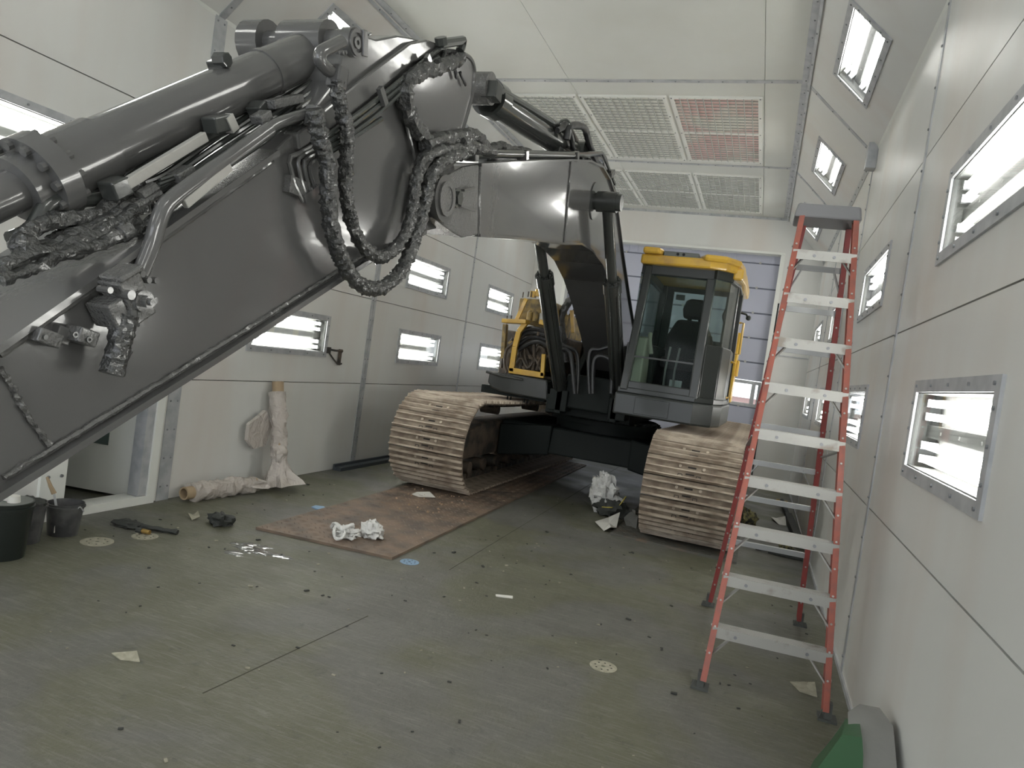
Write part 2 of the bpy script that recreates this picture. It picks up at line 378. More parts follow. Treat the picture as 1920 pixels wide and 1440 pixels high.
wall_front = MB().box(XL-.1, -4.0, Y0-.1, Y0, 0, 4.75).box(.15, XR+.1, Y0-.1, Y0, 0, 4.75).box(-4.0, .15, Y0-.1, Y0, 4.08, 4.75).go('wall_front', M['wall'], kind='structure')  # wide opening is invented, added so daylight fills the room from behind
door = empty('door_1', (0, 0, 0), kind='structure')
YD = 13.6
zs = [0, .44, .88, 1.31, 1.78, 2.12, 2.56, 3.01, 3.46, 3.91, 4.3]
for i in range(len(zs)-1):
    if i == 3:
        fr = MB().box(-3.86, 0, YD, YD+.05, zs[i], zs[i]+.06).box(-3.86, 0, YD, YD+.05, zs[i+1]-.06, zs[i+1])
        for xm in (-3.83, -3.08, -2.32, -1.56, -.80, -.14, -.03): fr.box(xm-.035, xm+.035, YD, YD+.05, zs[i]+.06, zs[i+1]-.06)
        f_ = fr.go('glazed_section', M['steel'], door)
        MB().box(-3.82, -.02, YD+.02, YD+.028, zs[i]+.06, zs[i+1]-.06).go('door_glass', M['glass'], f_)
    elif i == 9:
        mb = MB().box(-3.86, 0, YD, YD+.04, zs[i]+.006, zs[i+1])
        x = -3.8
        while x < 0: mb.box(x, x+.05, YD-.015, YD, zs[i]+.02, zs[i+1]); x += .165
        mb.go('corrugated_section', M['doorp'], door)
    else:
        MB().box(-3.86, 0, YD, YD+.04, zs[i]+.008, zs[i+1]-.02).go('door_section', M['doorp'], door)
        MB().box(-3.86, 0, YD+.004, YD+.03, zs[i+1]-.03, zs[i+1]+.01).go('section_joint', M['sj'], door)
        for xk in (-.35, -1.6, -2.8): MB().cyl((xk, YD-.001, zs[i+1]-.0), (xk, YD-.03, zs[i+1]), .022, n=8).go('hinge', M['alu'], door)
MB().box(-4.2, .4, 13.66, 13.7, -.1, .02).go('door_threshold', M['steel'], door)
# outdoors beyond the door glass and beyond the added front opening
MB().box(-30, 30, -40, Y0-.1, -.3, -.05).go('outdoor_ground', M['snow'], kind='structure')
MB().box(-30, 30, 14.2, 60, -.3, -.05).go('outdoor_ground', M['snow'], kind='structure')
ob = MB().box(-4, 4, 40, 44, -.05, 2.1)
bld = empty('distant_shed', (0, 40, 0), label='low brownish shed seen through the roll-up door glass', category='building')
MB().box(-6, 6, 0, 5, -.05, 1.2).go('wall', M['brick'], bld); MB().prism([(-.5, 1.2), (5.5, 1.2), (2.5, 2.0)], -6.3, 6.3).go('roof', M['snow'], bld)

# ---- personnel door in the left wall
d2 = empty('door_2', (XL, 4.1, 0), kind='structure')
d2.matrix_world = Matrix.Identity(4); d2.location = (0, 0, 0)
MB().box(XL-.14, XL+.025, 3.66, 3.74, 0, 2.03).box(XL-.02, XL+.025, 3.55, 3.66, 0, 2.03).go('door_frame', M['trimw'], d2)
MB().box(XL-.14, XL+.025, 4.48, 4.555, 0, 2.03).go('door_frame', M['trimw'], d2)
MB().box(XL-.14, XL+.025, 3.66, 4.555, 1.97, 2.06).go('door_frame', M['trimw'], d2)
MB().box(XL-.14, XL+.03, 3.72, 4.50, 0.002, .065).go('sill', M['trimw'], d2)
MB().box(XL-.1, XL+.01, 4.40, 4.475, .07, 1.97).box(XL-.06, XL+.005, 4.45, 4.478, .07, 1.97).go('hinge_rail', M['steel'], d2)
bl = MB()
for y in (3.60, 3.70): 
    for k in range(9): bl.cyl((XL+.025, y, .12+k*.2), (XL+.034, y, .12+k*.2), .012, n=8)
bl.go('bolt', M['rivet'], d2, kind='stuff')
leaf = empty('door_leaf'); leaf.parent = d2
lf = link('door_leaf', MB().box(0, .78, -.03, .015, .03, 1.98).mesh('door_leaf', M['trimw']), d2, T((XL-.09, 4.47, 0)) @ R(PI+.19, 'Z'))
bpy.data.objects.remove(leaf)
link('leaf_window', MB().box(.28, .62, .0152, .022, .42, 1.55).mesh('leaf_window', mat('dark_green_glass', (.09, .12, .11), .2)), lf)
link('leaf_edge', MB().box(-.002, .05, .0155, .03, .03, 1.98).mesh('leaf_edge', M['steel']), lf)
MB().box(-8, XL-.13, 2.0, 6.5, -.1, .0).go('vestibule_floor', M['floor'], kind='structure')
MB().box(-7.6, -7.5, 1.9, 6.6, 0, 2.6).box(-7.6, XL-.17, 6.5, 6.6, 0, 2.6).box(-7.6, XL-.17, 1.9, 2.0, 0, 2.6).box(-7.6, XL-.17, 1.9, 6.6, 2.6, 2.65).go('wall_vestibule', M['trimw'], kind='structure')

# ================================================================ LIGHT PANELS
def lamp_meshes(W, H):
    h = W/2; k = H/2; fr = MB(); f = .055
    fr.box(-.012, 0, -h-f, h+f, k, k+f).box(-.012, 0, -h-f, h+f, -k-f, -k).box(-.012, 0, -h-f, -h, -k, k).box(-.012, 0, h, h+f, -k, k)
    for y in (-h-f*.5, h+f*.5):
        for z in (-k*.7, 0, k*.7): fr.cyl((-.012, y, z), (-.018, y, z), .008, n=6, m=1)
    for i in range(5):
        y = -h+W*i/4
        for z in (-k-f*.5, k+f*.5): fr.cyl((-.012, y, z), (-.018, y, z), .008, n=6, m=1)
    ho = MB(); D = .1
    ho.box(D, D+.01, -h, h, -k, k).box(0, D, -h, h, k-.006, k).box(0, D, -h, h, -k, -k+.006).box(0, D, -h, -h+.006, -k, k).box(0, D, h-.006, h, -k, k)
    ball_ = MB().box(.055, D, -h+.01, h-.01, -.028, .028)
    for y in (-.3, 0, .3): ball_.cyl((.055, y, 0), (.05, y, 0), .008, n=6)
    gl = MB().box(.004, .008, -h+.006, h-.006, -k+.006, k-.006)
    tb = MB().cyl((.05, -h+.07, 0), (.05, h-.07, 0), .0165, n=10)
    so = MB()
    for z in (-.128, -.066, .066, .128):
        for y in (-1, 1): so.box(.03, .1, y*(h-.055)-.014, y*(h-.055)+.014, z-.018, z+.018)
    return dict(frame=fr.mesh('frame', [M['steel'], M['rivet']]), housing=ho.mesh('housing', M['housing']), ballast_cover=ball_.mesh('ballast_cover', M['housing']),
                pane=gl.mesh('pane', M['glass']), tube=tb.mesh('tube', M['tube'], True), socket=so.mesh('socket', M['steel']))
LMW = lamp_meshes(LW, LH); LMC = lamp_meshes(1.17, .33)
def lamp(mtx, lab, meshes, group=None):
    e = empty('light_panel', label=lab, category='light', group=group or 'recessed fluorescent light panels')
    e.matrix_world = mtx
    for k in ('frame', 'housing', 'ballast_cover', 'pane', 'socket'): link(k, meshes[k], e)
    for z in (-.128, -.066, .066, .128): link('tube', meshes['tube'], e, T((0, 0, z)))
ordn = {2: 'nearest the camera', 3: 'behind the step ladder rails', 4: 'farther back', 5: 'farthest back'}
LAB = {('R', 2, 0): 'nearest low fluorescent light panel on the right wall, tubes level', ('R', 2, 1): 'big upper fluorescent light panel cut by the right edge of the photo',
 ('R', 3, 0): 'low light panel on right wall just past the first seam strip, beside the ladder', ('R', 3, 1): 'upper light panel on right wall just right of the ladder top',
 ('R', 4, 0): 'low light panel on right wall seen between the ladder rails, nearer of two', ('R', 4, 1): 'upper light panel on right wall seen through the ladder at its back leg',
 ('R', 5, 0): 'low light panel at the far end of the right wall, farthest one', ('R', 5, 1): 'narrow upper light panel at far end of right wall between ladder steps',
 ('L', 2, 1): 'upper light panel on left wall behind the shiny cylinder at the left edge', ('L', 3, 0): 'low light panel on left wall above the leaning film roll',
 ('L', 3, 1): 'upper light panel on left wall hidden behind the excavator arm', ('L', 4, 0): 'low light panel on left wall above the left track front', ('L', 4, 1): 'upper light panel on left wall beside the lowest hose loop',
 ('L', 5, 0): 'low light panel on left wall just left of the yellow hose bay', ('L', 5, 1): 'upper light panel on far left wall above the yellow hose bay'}
for side in 'RL':
    for b in range(6):
        for r in (0, 1):
            if side == 'L' and b == 2 and r == 0: continue
            m_ = place(side, LC[b], (1.36 if r == 0 else 2.36)+LH/2)
            if b < 2: lamp(m_, 'wall light panel behind the camera position', LMW, 'light panels behind the camera')
            else: lamp(m_, LAB[(side, b, r)], LMW)
CLAB = {('R', 2): None, ('R', 3): 'large sloping light panel high in the right cove, nearest one in view', ('R', 4): 'sloping light panel in right cove above the ladder top',
        ('R', 5): 'small sloping light panel in right cove seen just under the ladder cap', ('L', 2): None, ('L', 3): 'sloping light panel in left cove peeking above the arm pin boss',
        ('L', 4): 'sloping light panel in left cove hidden behind the boom, nearer one', ('L', 5): 'sloping light panel in left cove hidden behind the boom, farther one'}
for side in 'RL':
    for b in range(6):
        m_ = cove_m(side, CC[b] if side == 'R' else CC[b]-.17) @ T((0, 0, .48))
        lb = CLAB.get((side, b))
        lamp(m_, lb or 'sloping cove light panel above and behind the camera', LMC, None if lb else 'light panels behind the camera')

# ================================================================ CEILING FILTER GRILLES
def grille(x0, x1, y0, y1, lab, media):
    e = empty('filter_grille', ((x0+x1)/2, (y0+y1)/2, ZC), label=lab, category='grille', group='ceiling filter grilles')
    a = (x1-x0)/2; b = (y1-y0)/2; f = .045
    for s in (-1, 1):
        MB().box(s*a-f/2, s*a+f/2, -b-f/2, b+f/2, -.022, 0).go('frame_bar', M['trimw'], e)
        MB().box(-a+f/2, a-f/2, s*b-f/2, s*b+f/2, -.022, 0).go('frame_bar', M['trimw'], e)
    MB().box(-a+f/2, a-f/2, -.025, .025, -.022, -.001).go('cross_bar', M['trimw'], e)
    MB().box(-a+.02, a-.02, -b+.02, b-.02, -.006, -.002).go('filter_media', media, e)
    wm = MB(); n = 11
    for i in range(1, n): x = -a+2*a*i/n; wm.box(x-.005, x+.005, -b, b, -.024, -.014)
    m = 24
    for i in range(1, m): y = -b+2*b*i/m; wm.box(-a, a, y-.004, y+.004, -.016, -.009)
    wm.go('wire_grid', M['wire'], e, kind='stuff')
    sc = MB()
    for s in (-1, 1):
        for k in range(5): sc.cyl((s*a, -b+2*b*k/4, -.022), (s*a, -b+2*b*k/4, -.03), .008, n=6)
    sc.go('screw', M['rivet'], e, kind='stuff')
GX = [(-1.40, -.46), (-2.44, -1.48), (-3.47, -2.52)]
gl_ = ['rightmost grille, pink overspray stained', 'middle grille, plain white', 'left grille partly hidden behind the cylinder']
for k in range(3): grille(*GX[k], 7.97, 10.2, 'ceiling filter grille in the nearer row, '+gl_[k], M['filterpink'] if k == 0 else M['filter'])
gl_ = ['rightmost one', 'middle one', 'left one above the boom hoses']
for k in range(3): grille(*GX[k], 10.9, 13.05, 'clean ceiling filter grille in the farther row, '+gl_[k], M['filter'])

# ================================================================ EXCAVATOR
EX = empty('excavator', (-1.87, 9.4, 0), label='large tracked excavator with fresh dark painted boom and yellow-roofed cab', category='excavator')
EX.location = (0, 0, 0)
# ---- tracks
def shoe_mesh():
    mb = MB(); W = .435
    # local: x across, y along travel, z outward
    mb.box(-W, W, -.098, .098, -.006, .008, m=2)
    for y, h in ((-.085, .042), (-.015, .036), (.055, .036)):
        mb.add([(-W, y-.012, .008), (W, y-.012, .008), (W, y+.012, .008), (-W, y+.012, .008), (-W+.006, y-.005, h), (W-.006, y-.005, h), (W-.006, y+.005, h), (-W+.006, y+.005, h)],
               [(0, 1, 5, 4), (1, 2, 6, 5), (2, 3, 7, 6), (3, 0, 4, 7), (4, 5, 6, 7)])
    for x in (-.11, .11): mb.cyl((x, .026, .008), (x, .026, .019), .016, n=6)
    mb.box(-.038, .038, .018, .034, .0082, .0105, m=1).box(-.05, .03, -.052, -.038, .0082, .0105, m=1)
    for x in (-.1, .07):
        for a, b, c, d in ((-.022, -.016, -.079, -.05), (.016, .022, -.079, -.05), (-.018, .018, -.054, -.048)): mb.box(x+a, x+b, c, d, .0082, .0105, m=1)
    return mb.mesh('track_shoe', [M['shoe'], M['slot'], M['shoe_base']])
SH = shoe_mesh()
YF, YR, ZM, RR = 7.33, 11.65, .556, .485
LS = YR-YF; PER = 2*LS+2*PI*RR; NS = 58
def path(s):
    s %= PER
    if s < LS: return (YR-s, ZM-RR, PI)                                    # bottom, travelling to the front
    s -= LS
    if s < PI*RR:
        a = s/RR; return (YF-RR*math.sin(a), ZM-RR*math.cos(a), PI+a*-1)
    s -= PI*RR
    if s < LS: return (YF+s, ZM+RR-.035*math.sin(PI*s/LS), 0)
    s -= LS; a = s/RR; return (YR+RR*math.sin(a), ZM+RR*math.cos(a), -a)
for xc, nm in ((-.50, 'track on the cab side'), (-3.24, 'track on the engine side')):
    tr = empty('track'); tr.parent = EX; tr['label'] = nm
    for i in range(NS):
        s = PER*(i+.35)/NS; y, z, a = path(s)
        y2, z2, _ = path(s+.01); y1, z1, _ = path(s-.01)
        d = Vector((0, y2-y1, z2-z1)).normalized(); nrm = Vector((0, -d.z, d.y))   # outward
        if (Vector((0, y, z))-Vector((0, min(max(y, YF), YR), ZM))).dot(nrm) < 0: nrm = -nrm
        xv = d.cross(nrm)
        mt = Matrix(((xv.x, d.x, nrm.x, xc), (xv.y, d.y, nrm.y, y), (xv.z, d.z, nrm.z, z), (0, 0, 0, 1)))
        link('track_shoe', SH, tr, mt)
    ch = MB()
    for i in range(NS):
        s = PER*(i+.35)/NS; y, z, _ = path(s); cx = min(max(y, YF), YR); v = Vector((0, y-cx, z-ZM)); v = v.normalized() if v.length > .01 else Vector((0, 0, 1))
        if v.length == 0: v = Vector((0, 0, 1))
        c = Vector((xc, y, z))-v*.045
        y2, z2, _ = path(s+.08); y1, z1, _ = path(s-.08)
        for sx in (-.09, .09): ch.bar(Vector((xc+sx, y1, z1))-v*.045, Vector((xc+sx, y2, z2))-v*.045, .035, .07, v)
    ch.go('track_chain', M['trackframe'], tr, kind='stuff')
    MB().prism([(YF+.15, ZM-.2), (YR-.2, ZM-.2), (YR-.1, ZM+.1), (YR-.5, ZM+.22), (YF+.7, ZM+.22), (YF+.2, ZM+.12)], xc-.17, xc+.17).go('track_frame', M['trackframe'], tr, bev=.02)
    MB().cyl((xc-.09, YF, ZM), (xc+.09, YF, ZM), RR-.08, n=32).cyl((xc-.16, YF, ZM), (xc+.16, YF, ZM), .16, n=20).go('idler_wheel', M['trackframe'], tr, True)
    sp = MB(); sp.cyl((xc-.05, YR, ZM), (xc+.05, YR, ZM), RR-.13, n=32).cyl((xc-.2, YR, ZM), (xc+.2, YR, ZM), .24, n=24)
    for i in range(21):
        t = 2*PI*i/21; sp.bar((xc, YR+(RR-.14)*math.cos(t), ZM+(RR-.14)*math.sin(t)), (xc, YR+(RR-.05)*math.cos(t), ZM+(RR-.05)*math.sin(t)), .08, .06, (1, 0, 0))
    sp.go('sprocket', M['trackframe'], tr, True)
    for i in range(8):
        y = YF+.5+i*.47; MB().cyl((xc-.14, y, ZM-RR+.15), (xc+.14, y, ZM-RR+.15), .075, n=14).go('roller', M['trackframe'], tr, True)
    for y in (8.6, 10.3): MB().cyl((xc-.12, y, ZM+.34), (xc+.12, y, ZM+.34), .06, n=12).go('carrier_roller', M['trackframe'], tr, True)
# ---- car body
cb = MB()
cb.prism([(8.55, .47), (8.62, .80), (10.4, .80), (10.5, .47)], -3.05, -.70)
cb.go('car_body', M['beam'], EX, bev=.02)
for sx in (-1, 1):
    for y in (8.7, 10.2):
        MB().prism([(-1.87+sx*.5, .45), (-1.87+sx*1.18, .34), (-1.87+sx*1.18, .74), (-1.87+sx*.5, .82)], y-.16, y+.3, ax=1).go('car_body_leg', M['beam'], EX, bev=.02)
MB().cyl((-1.87, 9.4, .80), (-1.87, 9.4, 1.0), .66, n=40).cyl((-1.87, 9.4, .9), (-1.87, 9.4, .96), .72, n=40).go('swing_bearing', M['beam'], EX, True)
bo = MB()
for i in range(30): t = 2*PI*i/30; bo.cyl((-1.87+.69*math.cos(t), 9.4+.69*math.sin(t), .96), (-1.87+.69*math.cos(t), 9.4+.69*math.sin(t), .985), .018, n=6)
bo.go('bolt', M['paint_dark'], EX, kind='stuff')
# ---- upper frame
uf = MB()
uf.prism([(-2.42, 8.3), (-1.38, 8.3), (-1.38, 11.9), (-2.42, 11.9)], 1.0, 1.22, ax=2)
uf.prism([(8.05, 1.02), (9.9, 1.02), (9.9, 1.85), (9.3, 1.95), (8.6, 1.45), (8.05, 1.3)], -1.58, -1.50)
uf.prism([(8.05, 1.02), (9.9, 1.02), (9.9, 1.85), (9.3, 1.95), (8.6, 1.45), (8.05, 1.3)], -2.24, -2.16)
uf.cyl((-2.5, 9.45, 1.55), (-1.3, 9.45, 1.55), .09, n=16)
uf.go('upper_frame', M['beam'], EX, bev=.01)
MB().prism([(-3.36, 9.0), (-2.45, 9.0), (-2.45, 11.3), (-3.36, 11.3)], 1.16, 1.95, ax=2).go('engine_side_housing', M['grime'], EX, bev=.02)
MB().prism([(-1.36, 9.25), (-.42, 9.25), (-.42, 11.3), (-1.36, 11.3)], 1.16, 1.98, ax=2).go('cab_side_housing', M['beam'], EX, bev=.03)
cwp = [(-3.3, 11.25), (-.45, 11.25), (-.5, 11.7), (-.9, 12.05), (-1.87, 12.2), (-2.85, 12.05), (-3.25, 11.7)]
MB().prism(cwp, 1.05, 1.98, ax=2).go('counterweight', M['beam'], EX, bev=.05)
MB().box(-2.45, -1.36, 9.9, 11.3, 1.2, 1.75).go('valve_compartment', M['grime'], EX, bev=.02)
# yellow side cover behind the cab door
yc = MB().prism([(9.18, 1.42), (9.6, 1.42), (9.6, 2.3), (9.3, 2.3), (9.18, 1.9)], -.40, -.335).box(-.335, -.30, 9.2, 9.26, 1.75, 1.95)
yc.go('side_cover', M['yellow'], EX, bev=.01)
# ---- engine side platform + yellow frame
pf = [(-3.231,1.245),(-3.228,1.368),(-2.958,1.393),(-2.461,1.385),(-2.415,1.128),(-2.707,1.136),(-3.028,1.147),(-3.179,1.185)]
MB().prism(pf, 8.35, 9.3, ax=1).go('step_platform', M['paint_dark'], EX, bev=.02)
MB().box(-3.36, -2.5, 8.5, 9.4, 1.10, 1.2).go('platform_underside', M['beam'], EX)
pg = MB()
for a, b in zip([(-3.257,8.33,1.37),(-3.051,8.33,1.345),(-2.767,8.33,1.34)][:-1], [(-3.257,8.33,1.37),(-3.051,8.33,1.345),(-2.767,8.33,1.34)][1:]): pg.cyl(a, b, .016, n=8)
pg.go('guard_rail', M['paint_dark'], EX, True)
yf = MB()
def poly_bar(mb, pts, w, h, up=(0, 1, 0)):
    for a, b in zip(pts[:-1], pts[1:]): mb.bar(a, b, w, h, up)
poly_bar(yf, [(-2.937,8.36,1.416),(-2.935,8.36,1.731),(-2.914,8.36,1.921),(-2.835,8.36,2.051)], .065, .05)
yf.go('hose_bay_frame', M['yellow'], EX, bev=.006); yf = MB(); poly_bar(yf, [(-2.968,8.36,1.432),(-2.505,8.36,1.431)], .07, .05)
poly_bar(yf, [(-2.53,8.36,1.414),(-2.551,8.36,1.689)], .05, .05)
yf.go('hose_bay_frame', M['yellow'], EX, bev=.006); yf = MB(); poly_bar(yf, [(-2.665,8.36,2.077),(-2.551,8.36,2.058)], .06, .05)
yf.go('hose_bay_frame', M['yellow'], EX, bev=.006)
yf = MB(); poly_bar(yf, [(-3.13,8.36,2.029),(-2.814,8.36,2.053)], .05, .18); yf.go('shelf_bracket', M['yellow'], EX, bev=.005); yf = MB(); poly_bar(yf, [(-2.969,8.36,2.048),(-2.879,8.36,2.338)], .05, .03)
yf.go('shelf_bracket', M['yellow'], EX, bev=.005); yf = MB(); poly_bar(yf, [(-2.507,8.36,1.853),(-2.462,8.36,1.694)], .05, .04)
yf.go('shelf_bracket', M['yellow'], EX, bev=.005)
yf = MB(); poly_bar(yf, [(-3.136,8.45,1.996),(-3.107,8.45,1.565)], .05, .08); yf.go('side_post', M['yellow_dirty'], EX, bev=.005); yf = MB(); poly_bar(yf, [(-3.04,8.45,1.791),(-2.99,8.45,1.696)], .06, .05)
yf.go('side_post', M['yellow_dirty'], EX, bev=.005)
ub = [(-3.03,2.352),(-2.642,2.374),(-2.57,2.086),(-3.036,2.058)]
MB().prism(ub, 8.55, 9.4, ax=1).go('tank_box', M['yellow_dirty'], EX, bev=.01)
MB().box(-2.95, -2.5, 9.0, 9.9, 1.4, 2.25).go('tank_box', M['yellow_dirty'], EX, bev=.01)
p_ = [(-2.85,8.7,2.411)][0]
MB().cyl(p_, (p_[0], p_[1], p_[2]+.09), .045, n=14).box(p_[0]-.09, p_[0]-.03, p_[1]-.04, p_[1]+.04, p_[2]-.02, p_[2]+.06).go('filler_cap', M['yellow'], EX, True)
for q in [(-2.825,8.42,2.084),(-2.747,8.42,2.08),(-2.663,8.42,2.083)]:
    MB().cyl(q, (q[0], q[1], q[2]+.1), .035, n=12).cyl((q[0], q[1], q[2]+.1), (q[0], q[1], q[2]+.12), .02, n=10).go('filter_can', M['alu' if q[0] > -2.72 else 'yellow_dirty'], EX, True)
st = MB()
for q in [(-3.147,8.5,2.041),(-3.09,8.5,2.047),(-2.978,8.5,2.358),(-2.909,8.5,2.373),(-2.867,8.5,2.377),(-2.697,8.5,2.375)]: st.cyl(q, (q[0], q[1], q[2]+.07), .008, n=6)
st.go('stud', M['grime'], EX, kind='stuff')
MB().prism([(-3.007,1.461),(-3.013,1.887),(-2.672,1.916),(-2.634,1.473)], 8.6, 8.98, ax=1).go('valve_bank', M['grime'], EX)
rnd = random.Random(3)
arcs = [[(968,632),(985,618),(1005,616),(1025,622)], [(968,640),(985,626),(1005,624),(1026,630)], [(970,648),(990,634),(1010,633),(1027,640)], [(972,655),(995,642),(1015,640),(1027,650)]]
conv = [[(-2.96,8.42,1.853),(-2.855,8.42,1.96),(-2.719,8.42,1.99),(-2.563,8.42,1.969)], [(-2.959,8.44,1.801),(-2.854,8.44,1.908),(-2.718,8.44,1.938),(-2.554,8.44,1.919)], [(-2.944,8.46,1.75),(-2.818,8.46,1.86),(-2.681,8.46,1.884),(-2.55,8.46,1.854)], [(-2.908,8.42,1.698),(-2.761,8.42,1.804),(-2.646,8.42,1.832),(-2.529,8.42,1.788)]]
for c in conv: MB().tube(c, .028, 8, sub=5).go('hydraulic_hose', M['hose_plain'], EX, True)
hh = [(-2.897,8.46,1.675),(-2.832,8.46,1.481),(-2.811,8.46,1.72),(-2.746,8.46,1.48),(-2.723,8.46,1.698),(-2.661,8.46,1.478),(-2.659,8.46,1.74),(-2.597,8.46,1.514)]
tang = [[(-2.931,8.48,1.617),(-2.842,8.48,1.737),(-2.745,8.48,1.615),(-2.656,8.48,1.775),(-2.568,8.48,1.653)], [(-2.915,8.44,1.509),(-2.857,8.44,1.598),(-2.756,8.44,1.491),(-2.675,8.44,1.61),(-2.593,8.44,1.487)], [(-2.843,8.46,1.79),(-2.826,8.46,1.63),(-2.744,8.46,1.466)],
        [(-2.734,8.45,1.79),(-2.694,8.45,1.621),(-2.698,8.45,1.459)], [(-2.641,8.43,1.774),(-2.578,8.43,1.729),(-2.615,8.43,1.604),(-2.638,8.43,1.481)], [(-2.912,8.47,1.707),(-2.87,8.47,1.571),(-2.866,8.47,1.45)],
        [(-2.959,8.4,1.798),(-3.056,8.4,1.684),(-3.06,8.4,1.515),(-3.013,8.4,1.4)], [(-3.029,8.5,1.837),(-3.121,8.5,1.634),(-3.129,8.5,1.441)], [(-3.0,8.42,1.646),(-3.019,8.42,1.535),(-2.964,8.42,1.407)]]
for c in tang: MB().tube(c, .019, 7, sub=5).go('hydraulic_hose', M['grime'], EX, True)
ft = MB()
for i in range(26):
    a_ = hh[i % 8]; b_ = Vector(a_)+Vector((rnd.uniform(-.05, .05), rnd.uniform(-.04, .1), rnd.uniform(-.06, .2))); ft.cyl(b_, b_+Vector((rnd.uniform(-.05, .05), 0, .05)), .02, n=6)
ft.go('hose_fitting', M['grime'], EX, kind='stuff')
# mounting studs under platform
st = MB()
for q in [(-3.025,8.6,1.099),(-2.981,8.6,1.099),(-2.794,8.6,1.107),(-2.75,8.6,1.107)]: st.cyl(q, (q[0], q[1], q[2]-.06), .01, n=6)
st.go('stud', M['beam'], EX, kind='stuff')
# hoses rising behind the boom
MB().tube([(-2.48,9.0,2.461),(-2.55,9.0,2.348),(-2.582,9.0,2.169),(-2.511,9.0,1.896),(-2.441,9.0,1.624)], .05, 10, sub=6, amp=.012).go('hydraulic_hose', M['hose'], EX, True)
MB().tube([(-2.456,9.2,2.346),(-2.537,9.2,2.194),(-2.509,9.2,1.91),(-2.452,9.2,1.63)], .03, 10, sub=6).go('hydraulic_hose', M['hose_plain'], EX, True)
MB().bar(*[(-2.485,9.1,2.317),(-2.419,9.1,2.028)], .06, .04).go('bracket', M['yellow'], EX)
MB().box(-2.42, -1.45, 9.75, 10.4, 1.7, 2.0).go('valve_cover', M['grime'], EX, bev=.02)
# ---- boom
XB0, XB1 = -2.10, -1.64
ytop = [(3.635,2.623),(4.357,2.859),(5.311,3.166),(5.875,3.331),(6.31,3.411),(6.63,3.396),(6.941,3.327),(7.251,3.177),(7.699,2.915),(8.409,2.541),(9.077,2.205),(9.681,1.907)]
ybot = [(3.755,2.258),(4.511,2.395),(5.492,2.553),(5.951,2.644),(6.366,2.663),(6.832,2.62),(7.254,2.499),(7.761,2.278),(8.356,1.963),(8.97,1.597)]
boom_poly = ytop+[(9.62, 1.62), (9.5, 1.42)]+ybot[::-1]
boom = MB().prism(boom_poly, XB0, XB1).go('boom', M['paint'], EX, bev=.006)
# edge flange strips along the side plate
fl_ = MB()
def edge_strip(pts, x0, x1, h, name='edge_flange', m='paint', inset=0):
    mb = MB()
    for a, b in zip(pts[:-1], pts[1:]): mb.bar(((x0+x1)/2, a[0], a[1]+inset), ((x0+x1)/2, b[0], b[1]+inset), abs(x1-x0), h)
    return mb.go(name, M[m], EX)
edge_strip(ytop, XB0-.02, XB1+.02, .016); edge_strip(ybot, XB0-.02, XB1+.02, .016)
s1 = [(5.343,3.168),(5.477,2.551)]; s0 = [(3.649,2.628),(3.762,2.26)]
MB().tube([(XB1+.004, *s1[0]), (XB1+.004, *s1[1])], .009, 6, sub=14, amp=.004, fr=60).go('weld_seam', M['paint_rough'], EX, True)
MB().tube([(XB1+.004, *s0[0]), (XB1+.004, *s0[1])], .010, 6, sub=14, amp=.004, fr=60).go('weld_seam', M['paint_rough'], EX, True)
# boom nose (cast fork)
nose = [(3.604,2.618),(3.724,2.253),(3.604,2.217),(3.48,2.194),(3.301,2.201),(3.147,2.214),(3.095,2.266),(3.087,2.328),(3.138,2.394),(3.27,2.471),(3.413,2.549)]
MB().prism(nose, -2.12, -1.62).go('boom_nose', M['paint_rough'], EX, bev=.012)
pc = [(-1.62,3.185,2.323)][0]
MB().cyl((-1.62, pc[1], pc[2]), (-1.585, pc[1], pc[2]), .115, n=28).go('pin_boss', M['paint'], EX, True)
MB().ring((-1.585, pc[1], pc[2]), (1, 0, 0), .085, .06, .012).cyl((-1.585, pc[1], pc[2]), (-1.578, pc[1], pc[2]), .075, n=20).go('arm_pin', M['paint_rough'], EX, True)
q = [(-1.62,3.351,2.368)][0]
MB().cyl((-1.63, q[1], q[2]), (-1.585, q[1], q[2]), .036, n=6).cyl((-1.63, q[1], q[2]), (-1.60, q[1], q[2]), .05, n=18).go('lock_bolt', M['paint_dark'], EX, True)
gus = [(-1.6,3.398,2.421),(-1.6,3.526,2.469)]; MB().bar(gus[0], gus[1], .02, .012).bar(*[(-1.6,3.384,2.339),(-1.6,3.581,2.359)], .02, .012).go('gusset_rib', M['paint'], EX)
lugp = [(3.107,2.211),(3.248,2.212),(3.547,2.244),(3.628,2.232),(3.479,2.19),(3.353,2.191)]
MB().prism(lugp, -1.66, -1.6).go('nose_gusset', M['paint_rough'], EX, bev=.006)
